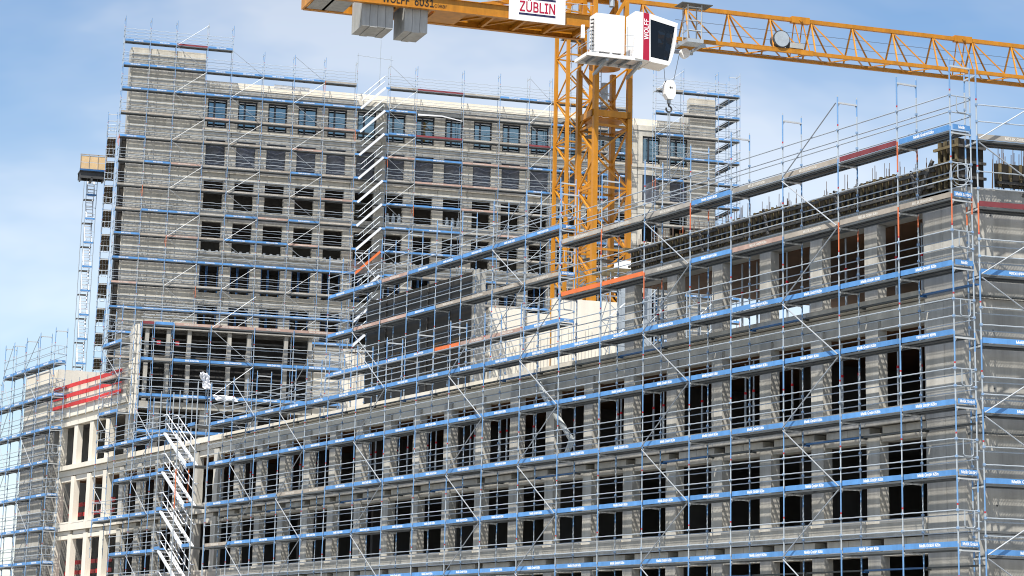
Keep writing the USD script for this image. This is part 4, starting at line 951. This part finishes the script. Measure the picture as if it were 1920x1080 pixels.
# trolley and its service basket
xt = 4.6
part(cr, 'trolley', MB().box((xt - 0.7, -0.95, ZJ - 0.35), (xt + 0.9, -0.8, ZJ - 0.15)).box((xt - 0.7, 0.8, ZJ - 0.35), (xt + 0.9, 0.95, ZJ - 0.15)).box((xt - 0.6, -0.8, ZJ - 0.32), (xt - 0.45, 0.8, ZJ - 0.2)).box((xt + 0.6, -0.8, ZJ - 0.32), (xt + 0.75, 0.8, ZJ - 0.2)), 'galv')
for x in (xt - 0.97, xt + 0.05): part(cr, 'sheave', MB().tube((x, -0.12, ZJ - 0.55), (x, 0.12, ZJ - 0.55), 0.28, 14, cap=True), 'white')
bk = MB()
for x in (xt - 0.5, xt + 0.3):
    for y in (-1.75, -1.05): bk.tube((x, y, ZJ - 0.3), (x, y, ZJ + 1.75), 0.035, 6)
for z in (ZJ - 0.3, ZJ + 0.3, ZJ + 0.85, ZJ + 1.6):
    bk.tube((xt - 0.5, -1.75, z), (xt + 0.3, -1.75, z), 0.028, 5).tube((xt - 0.5, -1.75, z), (xt - 0.5, -1.05, z), 0.028, 5).tube((xt + 0.3, -1.75, z), (xt + 0.3, -1.05, z), 0.028, 5)
bs = part(cr, 'service_basket', bk, 'ballast')
part(bs, 'floor', MB().box((xt - 0.55, -1.8, ZJ - 0.36), (xt + 0.4, -1.0, ZJ - 0.16)), 'galv')
part(bs, 'canopy', MB().box((xt - 0.9, -1.9, ZJ + 1.76), (xt + 0.9, -0.8, ZJ + 1.80)), 'deck')
part(cr, 'mast_head', MB().box((-0.9, -0.9, ZJ + 2.2), (0.9, 0.9, ZJ + 2.3)).tube((0.1, -0.7, ZJ + 1.4), (0.1, -0.7, ZJ + 3), 0.16, 8), 'galv')
part(cr, 'spotlight_cage', MB().path([(0.3 * math.cos(a), 0.3 * math.sin(a), 31.9) for a in np.linspace(0, 6.28, 12)], 0.03, 5).path([(0.3 * math.cos(a), 0.3 * math.sin(a), 31.4) for a in np.linspace(0, 6.28, 12)], 0.03, 5).tube((0, 0, 31.2), (0, 0, 32.5), 0.2, 10, cap=True), 'galv')
# hook block hangs on four ropes
xh = 3.75
hb = thing('hook_block', 'white hook block hanging on two ropes below the crane trolley', 'hook', CR + rot(JA) @ np.array((xh, 0, 0)), JA)
prof = [(-0.30, 32.75), (-0.18, 33.02), (0.20, 33.02), (0.32, 32.75), (0.32, 32.25), (0.18, 31.98), (-0.12, 31.98), (-0.30, 32.25)]
part(hb, 'housing', prism(prof, -0.2, 0.2), 'white')
part(hb, 'bolt', MB().tube((0.0, -0.22, 32.62), (0.0, -0.2, 32.62), 0.05, 8, cap=True).tube((0.1, -0.22, 32.62), (0.1, -0.2, 32.62), 0.03, 8, cap=True), 'dark')
part(hb, 'swivel', MB().tube((0, 0, 31.75), (0, 0, 31.98), 0.11, 10, cap=True), 'galv')
hk = [(0.0 + 0.16 * math.cos(a), 0, 31.45 + 0.16 * math.sin(a)) for a in np.linspace(1.57, -3.6, 12)]
part(hb, 'hook', MB().path([(0, 0, 31.8)] + hk, 0.05, 6), 'dark')
part(hb, 'sling', MB().tube((-0.04, 0, 31.3), (-0.07, 0, 27.6), 0.03, 5).tube((0.05, 0, 31.3), (0.08, 0, 27.6), 0.03, 5), 'galv')
part(hb, 'hoist_rope', MB().tube((-0.22, 0, 32.9), (-0.40, 0, ZJ - 0.5), 0.016, 4).tube((0.24, 0, 32.9), (0.62, 0, ZJ - 0.5), 0.016, 4), 'dark')
part(cr, 'tag_rope', MB().path([(xt + 0.8, -0.8, ZJ - 0.45), (14.0, -4.2, 33.9), (24, -7.8, 32.9)], 0.012, 4), 'dark')

# second crane behind
C2 = np.array([44.86, 104.07, 0])
c2 = thing('tower_crane', 'second yellow crane mast behind the front crane, rising out of the frame', 'crane', C2, 0)
mast(c2, 0.0, 60.0, 1.0, -1.9, bay=1.7, leg=0.24)
part(c2, 'slewing_ring', MB().tube((0, 0, 60), (0, 0, 60.8), 1.3, 16, cap=True), 'yellow')
for sx in (-1, 1):
    for sy in (-1, 1): part(c2, 'tower_leg', MB().beam((sx, sy, 60.8), (sx * .8, sy * .8, 65), 0.22, 0.22), 'yellow')
jib(c2, -12, 40, 63.0, 0.85, 2.0, -10, 2.6)
